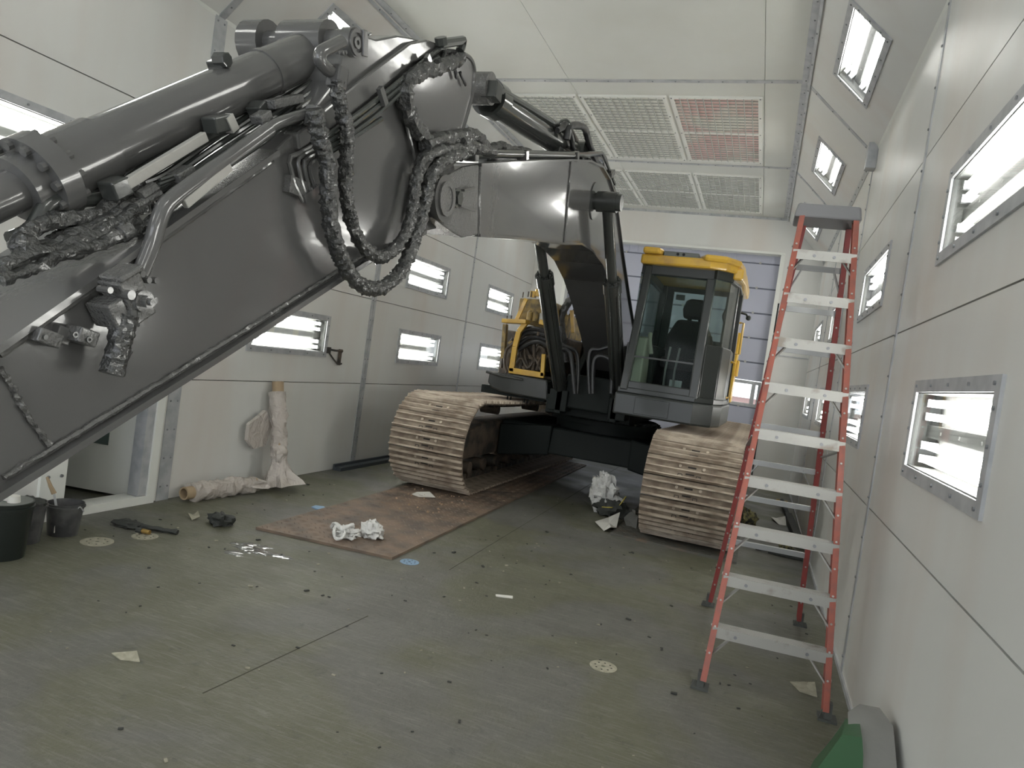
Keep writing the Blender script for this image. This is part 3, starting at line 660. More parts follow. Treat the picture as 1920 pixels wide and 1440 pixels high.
# boom cylinders
pr_ = [(-1.5,6.228,3.081)][0]
CY, CZ = pr_[1], pr_[2]
MB().cyl((-2.36, CY, CZ), (-1.39, CY, CZ), .075, n=20).cyl((-1.64, CY, CZ), (-1.631, CY, CZ), .165, n=32).cyl((-2.11, CY, CZ), (-2.1, CY, CZ), .165, n=32).go('boom_cylinder_pin', M['paint_dark'], EX, True)
def hyd(top, bot, rod_r, bar_r, frac, nm='boom_cylinder', m='paint_dark', rm='paint_dark', eye_x=.09):
    top = Vector(top); bot = Vector(bot); d = (bot-top).normalized(); L = (bot-top).length; g = top+d*L*frac
    c = MB().cyl(g, bot-d*.08, bar_r, n=24).cyl(g-d*.02, g+d*.10, bar_r*1.12, n=24).cyl(bot-Vector((eye_x, 0, 0)), bot+Vector((eye_x, 0, 0)), bar_r*1.1, n=20)
    for i in range(10):
        t = 2*PI*i/10; a_ = d.cross(Vector((1, 0, 0))).normalized(); b_ = d.cross(a_); e = a_*math.cos(t)+b_*math.sin(t)
        c.cyl(g-d*.045+e*bar_r*.85, g-d*.02+e*bar_r*.85, .013, n=6)
    o = c.go(nm, M[m], EX, True)
    MB().cyl(top, g, rod_r, n=20).go('cylinder_rod', M[rm], o, True)
    MB().cyl(top-Vector((eye_x, 0, 0)), top+Vector((eye_x, 0, 0)), rod_r*1.75, n=22).cyl(top-Vector((eye_x*1.25, 0, 0)), top+Vector((eye_x*1.25, 0, 0)), rod_r*1.1, n=16).go('rod_eye', M[m], o, True)
    return o
bR = [(-1.42,7.395,1.294)][0]
BY, BZ = 8.25, 1.2
for x in (-1.52, -2.22): hyd((x, CY, CZ), (x, BY, BZ), .052, .085, .335)
for x in (-1.52, -2.22):
    v0 = Vector((x, CY, CZ)); v1 = Vector((x, BY, BZ)); g = v0.lerp(v1, .37); e = v0.lerp(v1, .9)
    off = Vector((-.02, -.12, -.02))
    MB().tube([g+off*.7, g+off, e+off, e+off*.5], .014, 8, sub=4).go('cylinder_pipe', M['paint_dark'], EX, True)
    MB().tube([g+Vector((.06, -.09, 0)), e+Vector((.06, -.09, 0))], .012, 8, sub=3).go('cylinder_pipe', M['paint_dark'], EX, True)
MB().box(-1.60, -1.40, 8.05, 8.45, 1.05, 1.3).go('cylinder_bracket', M['beam'], EX, bev=.01)
MB().box(-2.32, -2.10, 8.05, 8.45, 1.05, 1.3).go('cylinder_bracket', M['beam'], EX, bev=.01)
# looping hoses in front of the boom foot
for pts in ([(-2.318,7.95,1.836),(-2.184,7.95,1.804),(-2.049,7.95,1.759),(-1.997,7.95,1.581),(-1.966,7.95,1.289)], [(-2.231,7.9,1.485),(-2.258,7.9,1.704),(-2.178,7.9,1.771),(-2.094,7.9,1.72),(-2.038,7.9,1.512),(-1.978,7.9,1.287)],
            [(-1.667,7.9,1.868),(-1.765,7.9,1.825),(-1.866,7.9,1.793),(-1.862,7.9,1.599),(-1.806,7.9,1.313)], [(-1.555,7.85,1.352),(-1.586,7.85,1.636),(-1.649,7.85,1.735),(-1.761,7.85,1.744),(-1.801,7.85,1.642),(-1.759,7.85,1.321)]):
    MB().tube(pts, .024, 9, sub=6).go('hydraulic_hose', M['hose_plain'], EX, True)
MB().box(-2.15, -1.6, 8.1, 8.6, 1.1, 1.5).go('swivel_block', M['beam'], EX, bev=.02)
# ---- pipes on boom top
MB().tube([(-1.66,3.463,2.63),(-1.66,3.541,2.655),(-1.66,4.158,2.847),(-1.66,4.871,3.068),(-1.66,5.456,3.248)], .028, 10, sub=4).go('boom_pipe', M['paint_dark'], EX, True)
MB().tube([(-1.8,4.04,2.774),(-1.8,4.937,3.052),(-1.8,5.855,3.336),(-1.8,6.561,3.564),(-1.8,6.927,3.657),(-1.8,7.54,3.56)], .03, 10, sub=5).go('boom_pipe', M['paint_dark'], EX, True)
MB().tube([(-1.7,5.59,3.284),(-1.7,5.976,3.414),(-1.7,6.52,3.576),(-1.7,6.805,3.52),(-1.7,7.195,3.428),(-1.7,7.363,3.395)], .022, 10, sub=5).go('boom_pipe', M['paint_dark'], EX, True)
MB().tube([(-1.78,5.807,3.349),(-1.78,6.203,3.454),(-1.78,6.621,3.548),(-1.78,7.113,3.553),(-1.78,7.465,3.45)], .018, 10, sub=5).go('boom_pipe', M['paint_dark'], EX, True)
for a in ([(-1.66,4.332,2.926),(-1.66,4.357,2.871)], [(-1.66,5.47,3.282),(-1.66,5.508,3.218)], [(-1.66,6.798,3.51),(-1.66,6.675,3.433)], [(-1.66,3.565,2.671),(-1.66,3.582,2.627)]): MB().bar(a[0], a[1], .07, .05, (0, 1, 0)).go('pipe_clamp', M['paint'], EX, bev=.004)
MB().tube([(-1.7,3.88,2.763),(-1.7,3.948,2.814),(-1.7,4.067,2.862),(-1.7,4.203,2.886),(-1.7,4.344,2.921),(-1.7,4.542,2.977)], .03, 9, sub=6, amp=.018, fr=25).go('hose_wrap', M['hose'], EX, True)
# ---- arm cylinder
A0 = [(-1.87,3.96,3.171)][0]; A1 = [(-1.87,6.121,3.467)][0]; G = [(-1.87,4.146,3.195)][0]
ac = MB().cyl(G, A1, .098, n=28).cyl(G, Vector(G).lerp(Vector(A1), .07), .118, n=28).cyl((A1[0]-.12, A1[1], A1[2]), (A1[0]+.12, A1[1], A1[2]), .105, n=24).go('arm_cylinder', M['paint_dark'], EX, True)
MB().cyl(A0, G, .055, n=20).cyl((A0[0]-.1, A0[1], A0[2]), (A0[0]+.1, A0[1], A0[2]), .095, n=20).go('cylinder_rod', M['paint_rough'], ac, True)
MB().tube([(-1.78,3.988,3.17),(-1.78,4.135,3.222),(-1.78,4.742,3.333),(-1.78,5.314,3.43)], .026, 9, sub=4).go('cylinder_pipe', M['paint_dark'], ac, True)
MB().box(-.05, .05, -.05, .05, -.05, .05, T(Vector([(-1.76,3.946,3.147)][0]))).go('port_block', M['paint_dark'], ac, bev=.006)
MB().prism([(5.431,3.196),(5.519,3.387),(5.73,3.554),(5.96,3.534),(6.18,3.427)], -1.84, -1.79).prism([(5.884,3.329),(5.979,3.536),(6.207,3.717),(6.457,3.695),(6.695,3.579)], -1.98, -1.93).go('cylinder_lug', M['paint_dark'], EX, bev=.006)
MB().tube([(-1.74,5.213,3.355),(-1.74,5.33,3.424),(-1.74,5.385,3.469),(-1.74,5.483,3.47),(-1.74,5.613,3.42),(-1.74,5.706,3.35)], .022, 9, sub=5, amp=.006).go('hydraulic_hose', M['hose_plain'], EX, True)
MB().tube([(-1.72,5.408,3.352),(-1.72,5.42,3.448),(-1.72,5.608,3.536),(-1.72,5.865,3.599),(-1.72,6.028,3.559),(-1.72,6.259,3.493),(-1.72,6.492,3.477)], .03, 9, sub=6, amp=.006).go('hydraulic_hose', M['hose_plain'], EX, True)
kn = [(-1.76,5.427,3.467)][0]
MB().ball(kn, .055, 3, .15, n=8).go('hose_fitting', M['paint_dark'], EX, True)
# guard rail / pipes past the apex
MB().tube([(-1.66,5.525,3.278),(-1.66,5.912,3.405),(-1.66,6.315,3.537),(-1.66,6.52,3.513),(-1.66,6.982,3.442)], .018, 8).go('boom_pipe', M['paint_dark'], EX, True)
# ---- arm (stick)
XA0, XA1 = -2.06, -1.68
atop = [(0.798,1.161),(1.176,1.463),(1.377,1.631),(1.597,1.818),(2.024,2.179),(2.139,2.301),(2.312,2.54),(2.334,2.633),(2.364,2.737),(2.421,2.772),(2.547,2.806),(2.703,2.896),(2.814,2.939),(2.959,2.987),(3.281,3.085),(3.415,3.117),(3.497,3.094),(3.524,2.998),(3.503,2.893),(3.466,2.752)]
abot = [(0.819,0.89),(1.217,1.103),(1.865,1.458),(2.525,1.829),(2.749,1.953),(3.16,2.144),(3.433,2.236),(3.47,2.37),(3.413,2.58),(3.43,2.692)]
arm = MB().prism(atop+abot[::-1], XA0, XA1).go('arm', M['paint'], EX, bev=.008)
ed = [(0.819,0.89),(1.217,1.103),(1.865,1.458),(2.525,1.829),(2.749,1.953),(3.16,2.144)]
edge_strip(ed, XA0-.03, XA1+.03, .02, 'edge_flange', 'paint', .005)
MB().tube([(XA1+.006, p[0], p[1]+.035) for p in ed[1:5]], .008, 6, sub=40, amp=.006, fr=50).go('weld_seam', M['paint_rough'], EX, True)
te = [(0.798,1.161),(1.176,1.463),(1.377,1.631),(1.597,1.818),(2.024,2.179)]
edge_strip(te, XA0-.02, XA1+.025, .018)
MB().tube([(XA1+.006, p[0], p[1]-.03) for p in te[1:]], .006, 6, sub=30, amp=.003, fr=50).go('weld_seam', M['paint'], EX, True)
MB().tube([(-1.675,1.179,1.404),(-1.675,1.216,1.354),(-1.675,1.256,1.294),(-1.675,1.325,1.21)], .008, 6, sub=20, amp=.006, fr=60).go('weld_seam', M['paint_rough'], EX, True)
# raised end plate with caked hose ring
plate_ = [(2.734,2.667),(2.794,2.766),(2.924,2.857),(3.117,2.973),(3.263,3.071),(3.402,3.109),(3.478,3.081),(3.497,2.987),(3.456,2.796),(3.435,2.733),(3.073,2.552),(2.966,2.537),(2.824,2.577)]
MB().prism(plate_, -1.70, -1.655).go('arm_end_plate', M['paint'], EX, bev=.006)
MB().tube([(-1.655,3.098,3.008),(-1.655,3.233,3.061),(-1.655,3.371,3.095),(-1.655,3.446,3.067),(-1.655,3.465,2.974),(-1.655,3.442,2.856),(-1.655,3.403,2.728)], .012, 8, sub=6).go('plate_rim', M['paint'], EX, True)
MB().tube([(-1.63,3.214,3.026),(-1.63,3.127,2.962),(-1.63,3.001,2.887),(-1.63,2.882,2.82),(-1.63,2.795,2.762),(-1.63,2.748,2.701),(-1.63,2.759,2.647),(-1.63,2.808,2.596),(-1.63,2.88,2.562),(-1.63,2.994,2.547),(-1.63,3.081,2.544)], .034, 10, sub=8, amp=.016, fr=30).go('hydraulic_hose', M['hose'], EX, True)
MB().tube([(-1.62,2.957,2.511),(-1.62,3.107,2.585),(-1.62,3.245,2.642),(-1.62,3.375,2.697),(-1.62,3.493,2.732),(-1.62,3.608,2.73),(-1.62,3.694,2.717)], .034, 10, sub=8, amp=.016, fr=30).go('hydraulic_hose', M['hose'], EX, True)
MB().tube([(-1.655,2.713,2.645),(-1.655,2.806,2.594),(-1.655,2.864,2.532),(-1.655,2.938,2.459),(-1.655,2.975,2.371),(-1.655,2.996,2.151)], .008, 6, sub=10).go('side_weld', M['paint'], EX, True)
for a in ([(-1.64,3.19,2.973),(-1.64,3.231,2.928)], [(-1.64,3.256,2.973),(-1.64,3.342,2.939)]): MB().tube([a[0], a[1]], .007, 6, sub=4, amp=.006, fr=80).go('cable_tie', M['hose_plain'], EX)
# box section on arm side carrying pipes (upper ridge)
rid = [(2.335,2.497),(2.526,2.675),(2.777,2.898),(2.921,2.979),(3.057,3.017),(2.997,2.95),(2.81,2.82),(2.552,2.577),(2.358,2.403),(2.129,2.219),(2.105,2.272)]
MB().prism(rid, -1.72, -1.655).go('pipe_guard', M['paint'], EX, bev=.008)
for k in range(4):
    dx = -1.64-.004*k; dy = k*9
    A_ = {0: [(-1.64,2.21,2.277),(-1.64,2.333,2.379),(-1.64,2.527,2.542),(-1.64,2.909,2.887),(-1.64,3.035,2.992),(-1.64,3.074,2.984),(-1.64,3.051,2.944)], 1: [(-1.64,2.214,2.261),(-1.64,2.37,2.379),(-1.64,2.533,2.519),(-1.64,2.925,2.869),(-1.64,3.017,2.939)],
          2: [(-1.64,2.218,2.243),(-1.64,2.376,2.353),(-1.64,2.583,2.524),(-1.64,2.878,2.813)], 3: [(-1.64,2.222,2.222),(-1.64,2.349,2.311),(-1.64,2.602,2.504)]}[k]
    MB().tube(A_, .011, 8, sub=3).go('arm_pipe', M['paint_dark'], EX, True)
for a in ([(-1.62,2.528,2.603),(-1.62,2.584,2.555)], [(-1.62,2.87,2.883),(-1.62,2.903,2.864)]): MB().bar(a[0], a[1], .03, .02, (1, 0, 0)).go('pipe_clamp', M['paint'], EX)
MB().tube([(-1.63,3.001,2.996),(-1.63,3.223,3.114),(-1.63,3.22,3.086),(-1.63,3.205,3.053)], .022, 8).cyl(*[(-1.63,2.992,3.022),(-1.63,3.012,2.996)], .03, n=8).go('grab_bracket', M['paint_dark'], EX, True)
# row of thin pipes on the arm top
pipes = [[(-1.7,1.583,1.874),(-1.7,1.673,1.929),(-1.7,1.828,2.064),(-1.7,2.006,2.215),(-1.7,2.266,2.445),(-1.7,2.413,2.585)], [(-1.73,1.572,1.882),(-1.73,1.68,1.945),(-1.73,1.835,2.081),(-1.73,2.036,2.253),(-1.73,2.3,2.486)], [(-1.76,1.583,1.895),(-1.76,1.687,1.964),(-1.76,1.841,2.102),(-1.76,2.065,2.296),(-1.76,2.333,2.531)],
         [(-1.79,1.607,1.922),(-1.79,1.693,1.98),(-1.79,1.867,2.137),(-1.79,2.095,2.336),(-1.79,2.336,2.553)], [(-1.82,1.63,1.952),(-1.82,1.718,2.009),(-1.82,1.894,2.173),(-1.82,2.099,2.36),(-1.82,2.371,2.588)]]
for p in pipes: MB().tube(p, .010, 8, sub=4).go('arm_pipe', M['paint_dark'], EX, True)
for a in ([(-1.7,1.637,1.976),(-1.7,1.692,2.02)], [(-1.7,1.944,2.257),(-1.7,1.99,2.296)], [(-1.72,2.021,2.339),(-1.72,2.168,2.419)]): MB().bar(a[0], a[1], .05, .03).go('pipe_clamp', M['paint_rough'], EX, bev=.004)
# large pipes with highlights painted in as pale bars
MB().tube([(-1.665,2.217,2.394),(-1.665,2.167,2.366),(-1.665,2.071,2.311),(-1.665,1.97,2.243),(-1.665,1.788,2.071),(-1.665,1.648,1.93)], .020, 10, sub=4).go('arm_pipe', M['paint'], EX, True)
MB().box(-.025, .025, -.03, .03, -.045, .03, T(Vector([(-1.63,2.153,2.353)][0]))).go('elbow_fitting', M['paint'], EX, bev=.008)
MB().tube([(-1.645,1.947,2.232),(-1.645,1.786,2.087),(-1.645,1.652,1.969),(-1.645,1.591,1.911),(-1.645,1.563,1.876),(-1.645,1.548,1.828),(-1.645,1.536,1.765),(-1.645,1.509,1.679)], .024, 12, sub=6).go('feed_pipe', M['paint'], EX, True)
pale_hl = mat('pale_pipe_highlight', (.30, .295, .275), .5, bump=(60, .4, .003))  # reflected light on the pipes, put into a pale colour
MB().bar(*[(-1.632,1.619,1.902),(-1.632,1.776,2.058)], .028, .02, (1, 0, 0)).go('highlight_bar', pale_hl, EX, bev=.003)
MB().bar(*[(-1.72,1.496,1.921),(-1.72,1.754,2.14)], .03, .022, (1, 0, 0)).go('highlight_bar', pale_hl, EX, bev=.003)
MB().bar(*[(-1.72,1.838,2.202),(-1.72,1.861,2.227)], .03, .05).go('highlight_bar', pale_hl, EX)
# elbow pipe loop at the arm/boom joint, fed to two big wrapped hoses
MB().tube([(-1.62,2.237,2.653),(-1.62,2.179,2.607),(-1.62,2.132,2.567),(-1.62,2.129,2.539),(-1.62,2.171,2.527),(-1.62,2.225,2.527),(-1.62,2.252,2.5)], .024, 12, sub=6).go('feed_pipe', M['paint'], EX, True)
MB().box(-.03, .03, -.03, .03, -.04, .04, T(Vector([(-1.61,2.226,2.518)][0]))).go('elbow_fitting', M['paint'], EX, bev=.008)
MB().tube([(-1.585,2.083,2.349),(-1.585,2.112,2.304),(-1.585,2.14,2.263),(-1.585,2.192,2.208),(-1.585,2.215,2.137),(-1.585,2.246,2.048),(-1.585,2.294,1.959),(-1.585,2.367,1.882),(-1.585,2.465,1.82),(-1.585,2.594,1.797),(-1.585,2.72,1.826),(-1.585,2.832,1.905),(-1.585,2.903,2.014),(-1.585,2.943,2.132),(-1.585,2.976,2.239),(-1.585,2.996,2.356),(-1.585,3.049,2.442),(-1.585,3.158,2.518),(-1.585,3.318,2.587)], .030, 20, sub=14, amp=.011, fr=48).go('hydraulic_hose', M['hose'], EX, True)
MB().tube([(-1.6,2.214,2.504),(-1.6,2.232,2.457),(-1.6,2.277,2.401),(-1.6,2.315,2.345),(-1.6,2.338,2.252),(-1.6,2.354,2.155),(-1.6,2.402,2.064),(-1.6,2.489,1.982),(-1.6,2.608,1.939),(-1.6,2.712,1.953),(-1.6,2.816,2.025),(-1.6,2.887,2.131),(-1.6,2.896,2.242),(-1.6,2.895,2.351),(-1.6,2.925,2.433),(-1.6,3.032,2.503),(-1.6,3.221,2.582),(-1.6,3.439,2.647)], .026, 20, sub=14, amp=.011, fr=48).go('hydraulic_hose', M['hose'], EX, True)
MB().tube([(-1.6,3.299,2.645),(-1.6,3.408,2.67),(-1.6,3.539,2.679),(-1.6,3.722,2.726)], .028, 10, sub=6, amp=.012).go('hose_wrap', M['hose'], EX, True)
# little pipe rack on the arm face
rk = empty('pipe_rack'); rk.parent = EX
for p in ([(-1.655,2.225,2.278),(-1.655,2.125,2.207),(-1.655,2.084,2.183),(-1.655,2.08,2.161),(-1.655,2.123,2.098),(-1.655,2.183,2.051)], [(-1.655,2.228,2.263),(-1.655,2.16,2.218),(-1.655,2.128,2.192),(-1.655,2.126,2.173),(-1.655,2.159,2.118),(-1.655,2.197,2.074)],
          [(-1.655,2.238,2.25),(-1.655,2.186,2.213),(-1.655,2.162,2.192),(-1.655,2.163,2.173),(-1.655,2.192,2.127),(-1.655,2.221,2.084)], [(-1.655,2.242,2.23),(-1.655,2.205,2.201),(-1.655,2.193,2.182),(-1.655,2.207,2.151),(-1.655,2.24,2.117)]):
    MB().tube(p, .0085, 8, sub=1).go('pipe', M['paint'], rk, True)
MB().bar(*[(-1.65,2.175,2.057),(-1.65,2.259,2.122)], .03, .022, (1, 0, 0)).go('clamp', M['paint'], rk)
MB().box(-.005, .03, -.05, .05, -.03, .03, T(Vector([(-1.68,2.145,2.093)][0]))).go('clamp', M['paint_rough'], rk)
# valve block and drooping wrapped hose
vb = empty('rupture_valve'); vb.parent = EX
c0 = Vector([(-1.62,1.45,1.614)][0]); tl = R(.62, 'X')
MB().box(-.04, .045, -.036, .036, -.065, .06, T(c0) @ tl).box(-.05, .035, -.085, -.034, -.05, .02, T(c0) @ tl).box(-.03, .05, -.03, .05, .058, .075, T(c0) @ tl).go('body', M['paint_rough'], vb, bev=.006)
q0 = Vector([(-1.575,1.461,1.608)][0])
MB().cyl(q0-Vector((.03, 0, 0)), q0+Vector((.012, 0, 0)), .030, n=20).cyl(q0, q0+Vector((.03, 0, 0)), .018, n=6).cyl(q0+Vector((.03, 0, 0)), q0+Vector((.04, 0, 0)), .01, n=10).go('plug', M['paint_rough'], vb, True)
q0 = Vector([(-1.57,1.416,1.619)][0]); MB().cyl(q0-Vector((.02, 0, 0)), q0+Vector((.008, 0, 0)), .013, n=12).go('bolt', M['paint'], vb, True)
bt = MB()
for q in [(-1.6,1.434,1.683),(-1.6,1.46,1.679),(-1.6,1.483,1.666),(-1.6,1.508,1.669),(-1.6,1.512,1.615),(-1.6,1.367,1.623),(-1.6,1.421,1.644)]: bt.cyl((q[0]-.02, q[1], q[2]), (q[0]+.02, q[1], q[2]), .009, n=8)
bt.go('bolt', M['paint'], vb, True, kind='stuff')
MB().cyl(*[(-1.61,1.442,1.562),(-1.61,1.435,1.519)], .03, n=10).cyl(*[(-1.59,1.445,1.582),(-1.59,1.455,1.537)], .018, n=8).cyl(*[(-1.61,1.427,1.549),(-1.61,1.417,1.531)], .03, n=6).go('fitting', M['paint'], vb, True)
MB().tube([(-1.6,1.439,1.566),(-1.6,1.435,1.523),(-1.6,1.429,1.473),(-1.6,1.42,1.423),(-1.6,1.416,1.406)], .031, 12, sub=7, amp=.007, fr=45).go('hose_stub', M['hose'], vb, True)
# clamp blocks on arm side
cl = empty('clamp_blocks'); cl.parent = EX
c1 = Vector([(-1.655,1.267,1.486)][0]); c2 = Vector([(-1.645,1.353,1.497)][0]); c3 = Vector([(-1.655,1.317,1.496)][0])
MB().box(-.02, .02, -.032, .032, -.018, .018, T(c1) @ R(-.25, 'X')).go('block', M['paint_rough'], cl, bev=.004)
MB().box(-.03, .03, -.028, .028, -.02, .02, T(c2) @ R(-.25, 'X')).go('block', M['paint_rough'], cl, bev=.004)
MB().box(-.03, -.0, -.02, .02, -.024, .02, T(c3) @ R(-.25, 'X')).go('block', M['paint'], cl, bev=.003)
bt = MB()
for q in [(-1.614,1.31,1.501),(-1.614,1.35,1.492)]: bt.ring(q, (1, 0, 0), .008, .004, .004, 10)
for q in [(-1.634,1.248,1.488)]: bt.cyl(q, (q[0]+.005, q[1], q[2]), .006, n=8)
bt.go('bolt', M['paint_dark'], cl, True, kind='stuff')
# ---- bucket cylinder
B0 = Vector([(-1.87,2.418,2.699)][0]); B1 = Vector([(-1.87,1.521,2.015)][0]); B2 = Vector([(-1.87,1.364,1.891)][0]); dB = (B1-B0).normalized()
E0 = B0-dB*.06
bc = MB().cyl(E0, B1, .087, n=40).cyl(B1, B2, .094, n=40).go('bucket_cylinder', M['paint'], EX, True)
q = B0.lerp(B1, .30); MB().cyl(q-dB*.012, q+dB*.012, .091, n=40).go('strap_ring', M['paint'], bc, True)
rg = MB()
rg.cyl(B2-dB*.03, B2+dB*.03, .118, n=40).cyl(B2+dB*.03, B2+dB*.08, .085, n=32)
for i in range(12):
    t = 2*PI*i/12; a_ = dB.cross(Vector((1, 0, 0))).normalized(); b_ = dB.cross(a_); e = a_*math.cos(t)+b_*math.sin(t)
    rg.cyl(B2+e*.102-dB*.05, B2+e*.102+dB*.045, .012, n=8)
rg.go('cylinder_gland', M['paint'], bc, True)
MB().cyl(B2+dB*.05, B2+dB*1.2, .055, n=32).go('cylinder_rod', M['paint'], bc, True)
# eye and pin
pin = Vector([(-1.67,2.38,2.715)][0]); pin.x = -1.87
MB().cyl(E0, pin, .06, .05, n=20).cyl(pin-Vector((.10, 0, 0)), pin+Vector((.10, 0, 0)), .085, n=24).go('rod_eye', M['paint'], bc, True)
MB().cyl((-2.14, pin[1], pin[2]), (-1.69, pin[1], pin[2]), .05, n=20).cyl((-2.16, pin[1], pin[2]), (-2.06, pin[1], pin[2]), .09, n=20).go('cylinder_pin', M['paint'], EX, True)
# boss with ringed pin head + keeper plate
bs = [(-1.67,2.38,2.715)][0]
MB().cyl((-1.70, bs[1], bs[2]), (-1.655, bs[1], bs[2]), .055, n=28).ring((-1.655, bs[1], bs[2]), (1, 0, 0), .050, .036, .008).ring((-1.655, bs[1], bs[2]), (1, 0, 0), .022, .009, .008).go('pin_boss', M['paint'], EX, True)
MB().bar(*[(-1.65,2.41,2.778),(-1.65,2.433,2.686)], .035, .02, (1, 0, 0)).cyl(*[(-1.65,2.441,2.781),(-1.65,2.447,2.775)], .014, n=8).go('keeper_plate', M['paint'], EX, bev=.003)
tabs = MB()
for q in [(-1.65,2.243,2.672),(-1.65,2.264,2.673),(-1.65,2.255,2.622),(-1.65,2.281,2.63),(-1.65,2.297,2.641)]: tabs.cyl(q, (q[0]+.015, q[1], q[2]), .007, n=6)
tabs.go('bolt', M['paint'], EX, True, kind='stuff')
t0 = [(-1.87,1.914,2.446)][0]
MB().bar(t0, (t0[0], t0[1]+.05, t0[2]-.06), .06, .04).cyl(t0, (t0[0]+.05, t0[1], t0[2]), .025, n=8).go('grease_bracket', M['paint_dark'], bc, bev=.004)
# strap clamps holding pipe beneath the cylinder
for a in ([(-1.76,1.997,2.332),(-1.76,2.022,2.314)], [(-1.74,1.786,2.183),(-1.74,1.855,2.221)], [(-1.74,1.457,1.888),(-1.74,1.507,1.922)]): MB().bar(a[0], a[1], .06, .05).go('pipe_clamp', M['paint_dark'], EX, bev=.005)
MB().tube([(-1.8,1.936,2.234),(-1.8,1.87,2.187),(-1.8,1.73,2.076),(-1.8,1.605,1.971),(-1.8,1.556,1.923),(-1.8,1.476,1.872),(-1.8,1.355,1.832),(-1.8,1.307,1.749),(-1.8,1.257,1.711)], .022, 10, sub=6).go('cylinder_pipe', M['paint_dark'], bc, True)
# caked hose bundle at the far left of the arm
bund = [([(-1.74,1.613,1.926),(-1.74,1.565,1.889),(-1.74,1.513,1.85),(-1.74,1.452,1.799),(-1.74,1.393,1.758),(-1.74,1.338,1.719),(-1.74,1.283,1.697),(-1.74,1.235,1.705)], .022), ([(-1.72,1.59,1.89),(-1.72,1.53,1.856),(-1.72,1.469,1.797),(-1.72,1.394,1.746),(-1.72,1.324,1.704),(-1.72,1.256,1.685),(-1.72,1.184,1.634)], .020),
        ([(-1.76,1.575,1.949),(-1.76,1.517,1.885),(-1.76,1.449,1.824),(-1.76,1.359,1.788),(-1.76,1.304,1.765),(-1.76,1.266,1.73),(-1.76,1.253,1.703)], .020), ([(-1.7,1.604,1.86),(-1.7,1.541,1.807),(-1.7,1.48,1.772),(-1.7,1.411,1.736),(-1.7,1.337,1.708),(-1.7,1.284,1.669),(-1.7,1.221,1.632),(-1.7,1.173,1.609)], .016),
        ([(-1.78,1.721,2.005),(-1.78,1.633,1.913),(-1.78,1.562,1.883),(-1.78,1.482,1.83),(-1.78,1.392,1.776),(-1.78,1.345,1.728)], .013), ([(-1.71,1.546,1.83),(-1.71,1.502,1.813),(-1.71,1.455,1.773),(-1.71,1.39,1.717),(-1.71,1.304,1.688)], .016)]
for p, r_ in bund: MB().tube(p, r_, 10, sub=7, amp=.009, fr=40).go('hydraulic_hose', M['hose'], EX, True)
MB().cyl(*[(-1.7,1.479,1.779),(-1.7,1.508,1.8)], .024, n=10).cyl(*[(-1.7,1.441,1.754),(-1.7,1.479,1.779)], .017, n=10).cyl(*[(-1.72,1.546,1.897),(-1.72,1.592,1.937)], .02, n=8).cyl(*[(-1.71,1.528,1.867),(-1.71,1.604,1.925)], .013, n=8).go('hose_fitting', M['paint_rough'], EX, True)
MB().ball([(-1.74,1.245,1.701)][0], .03, 5, .4, n=8).go('hose_fitting', M['hose'], EX, True)
for p in ([(-1.7,1.589,1.959),(-1.7,1.628,1.982),(-1.7,1.671,2.007)], [(-1.7,1.587,1.946),(-1.7,1.635,1.975),(-1.7,1.683,1.995)]): MB().tube(p, .006, 6, sub=5).go('arm_pipe', M['paint_dark'], EX, True)
# link plates at the near end of the arm, mostly out of frame
MB().cyl((-2.08, .80, 1.02), (-1.66, .80, 1.02), .135, n=28).go('arm_tip_boss', M['paint'], EX, True)
MB().cyl((-2.13, .80, 1.02), (-1.61, .80, 1.02), .05, n=20).go('bucket_pin', M['paint_dark'], EX, True)
rod_end = B2+dB*1.2
MB().cyl(rod_end-Vector((.09, 0, 0)), rod_end+Vector((.09, 0, 0)), .085, n=24).go('rod_eye', M['paint'], EX, True)
for x in (-2.10, -1.64):
    lk = MB(); lk.bar((x, rod_end.y, rod_end.z), (x, 1.02, 1.12), .03, .13, (0, 0, 1)).cyl((x-.016, rod_end.y, rod_end.z), (x+.016, rod_end.y, rod_end.z), .075, n=20).cyl((x-.016, 1.02, 1.12), (x+.016, 1.02, 1.12), .075, n=20)
    lk.go('tilt_link', M['paint'], EX, True)
MB().cyl((-2.12, rod_end.y, rod_end.z), (-1.62, rod_end.y, rod_end.z), .04, n=16).go('link_pin', M['paint_dark'], EX, True)

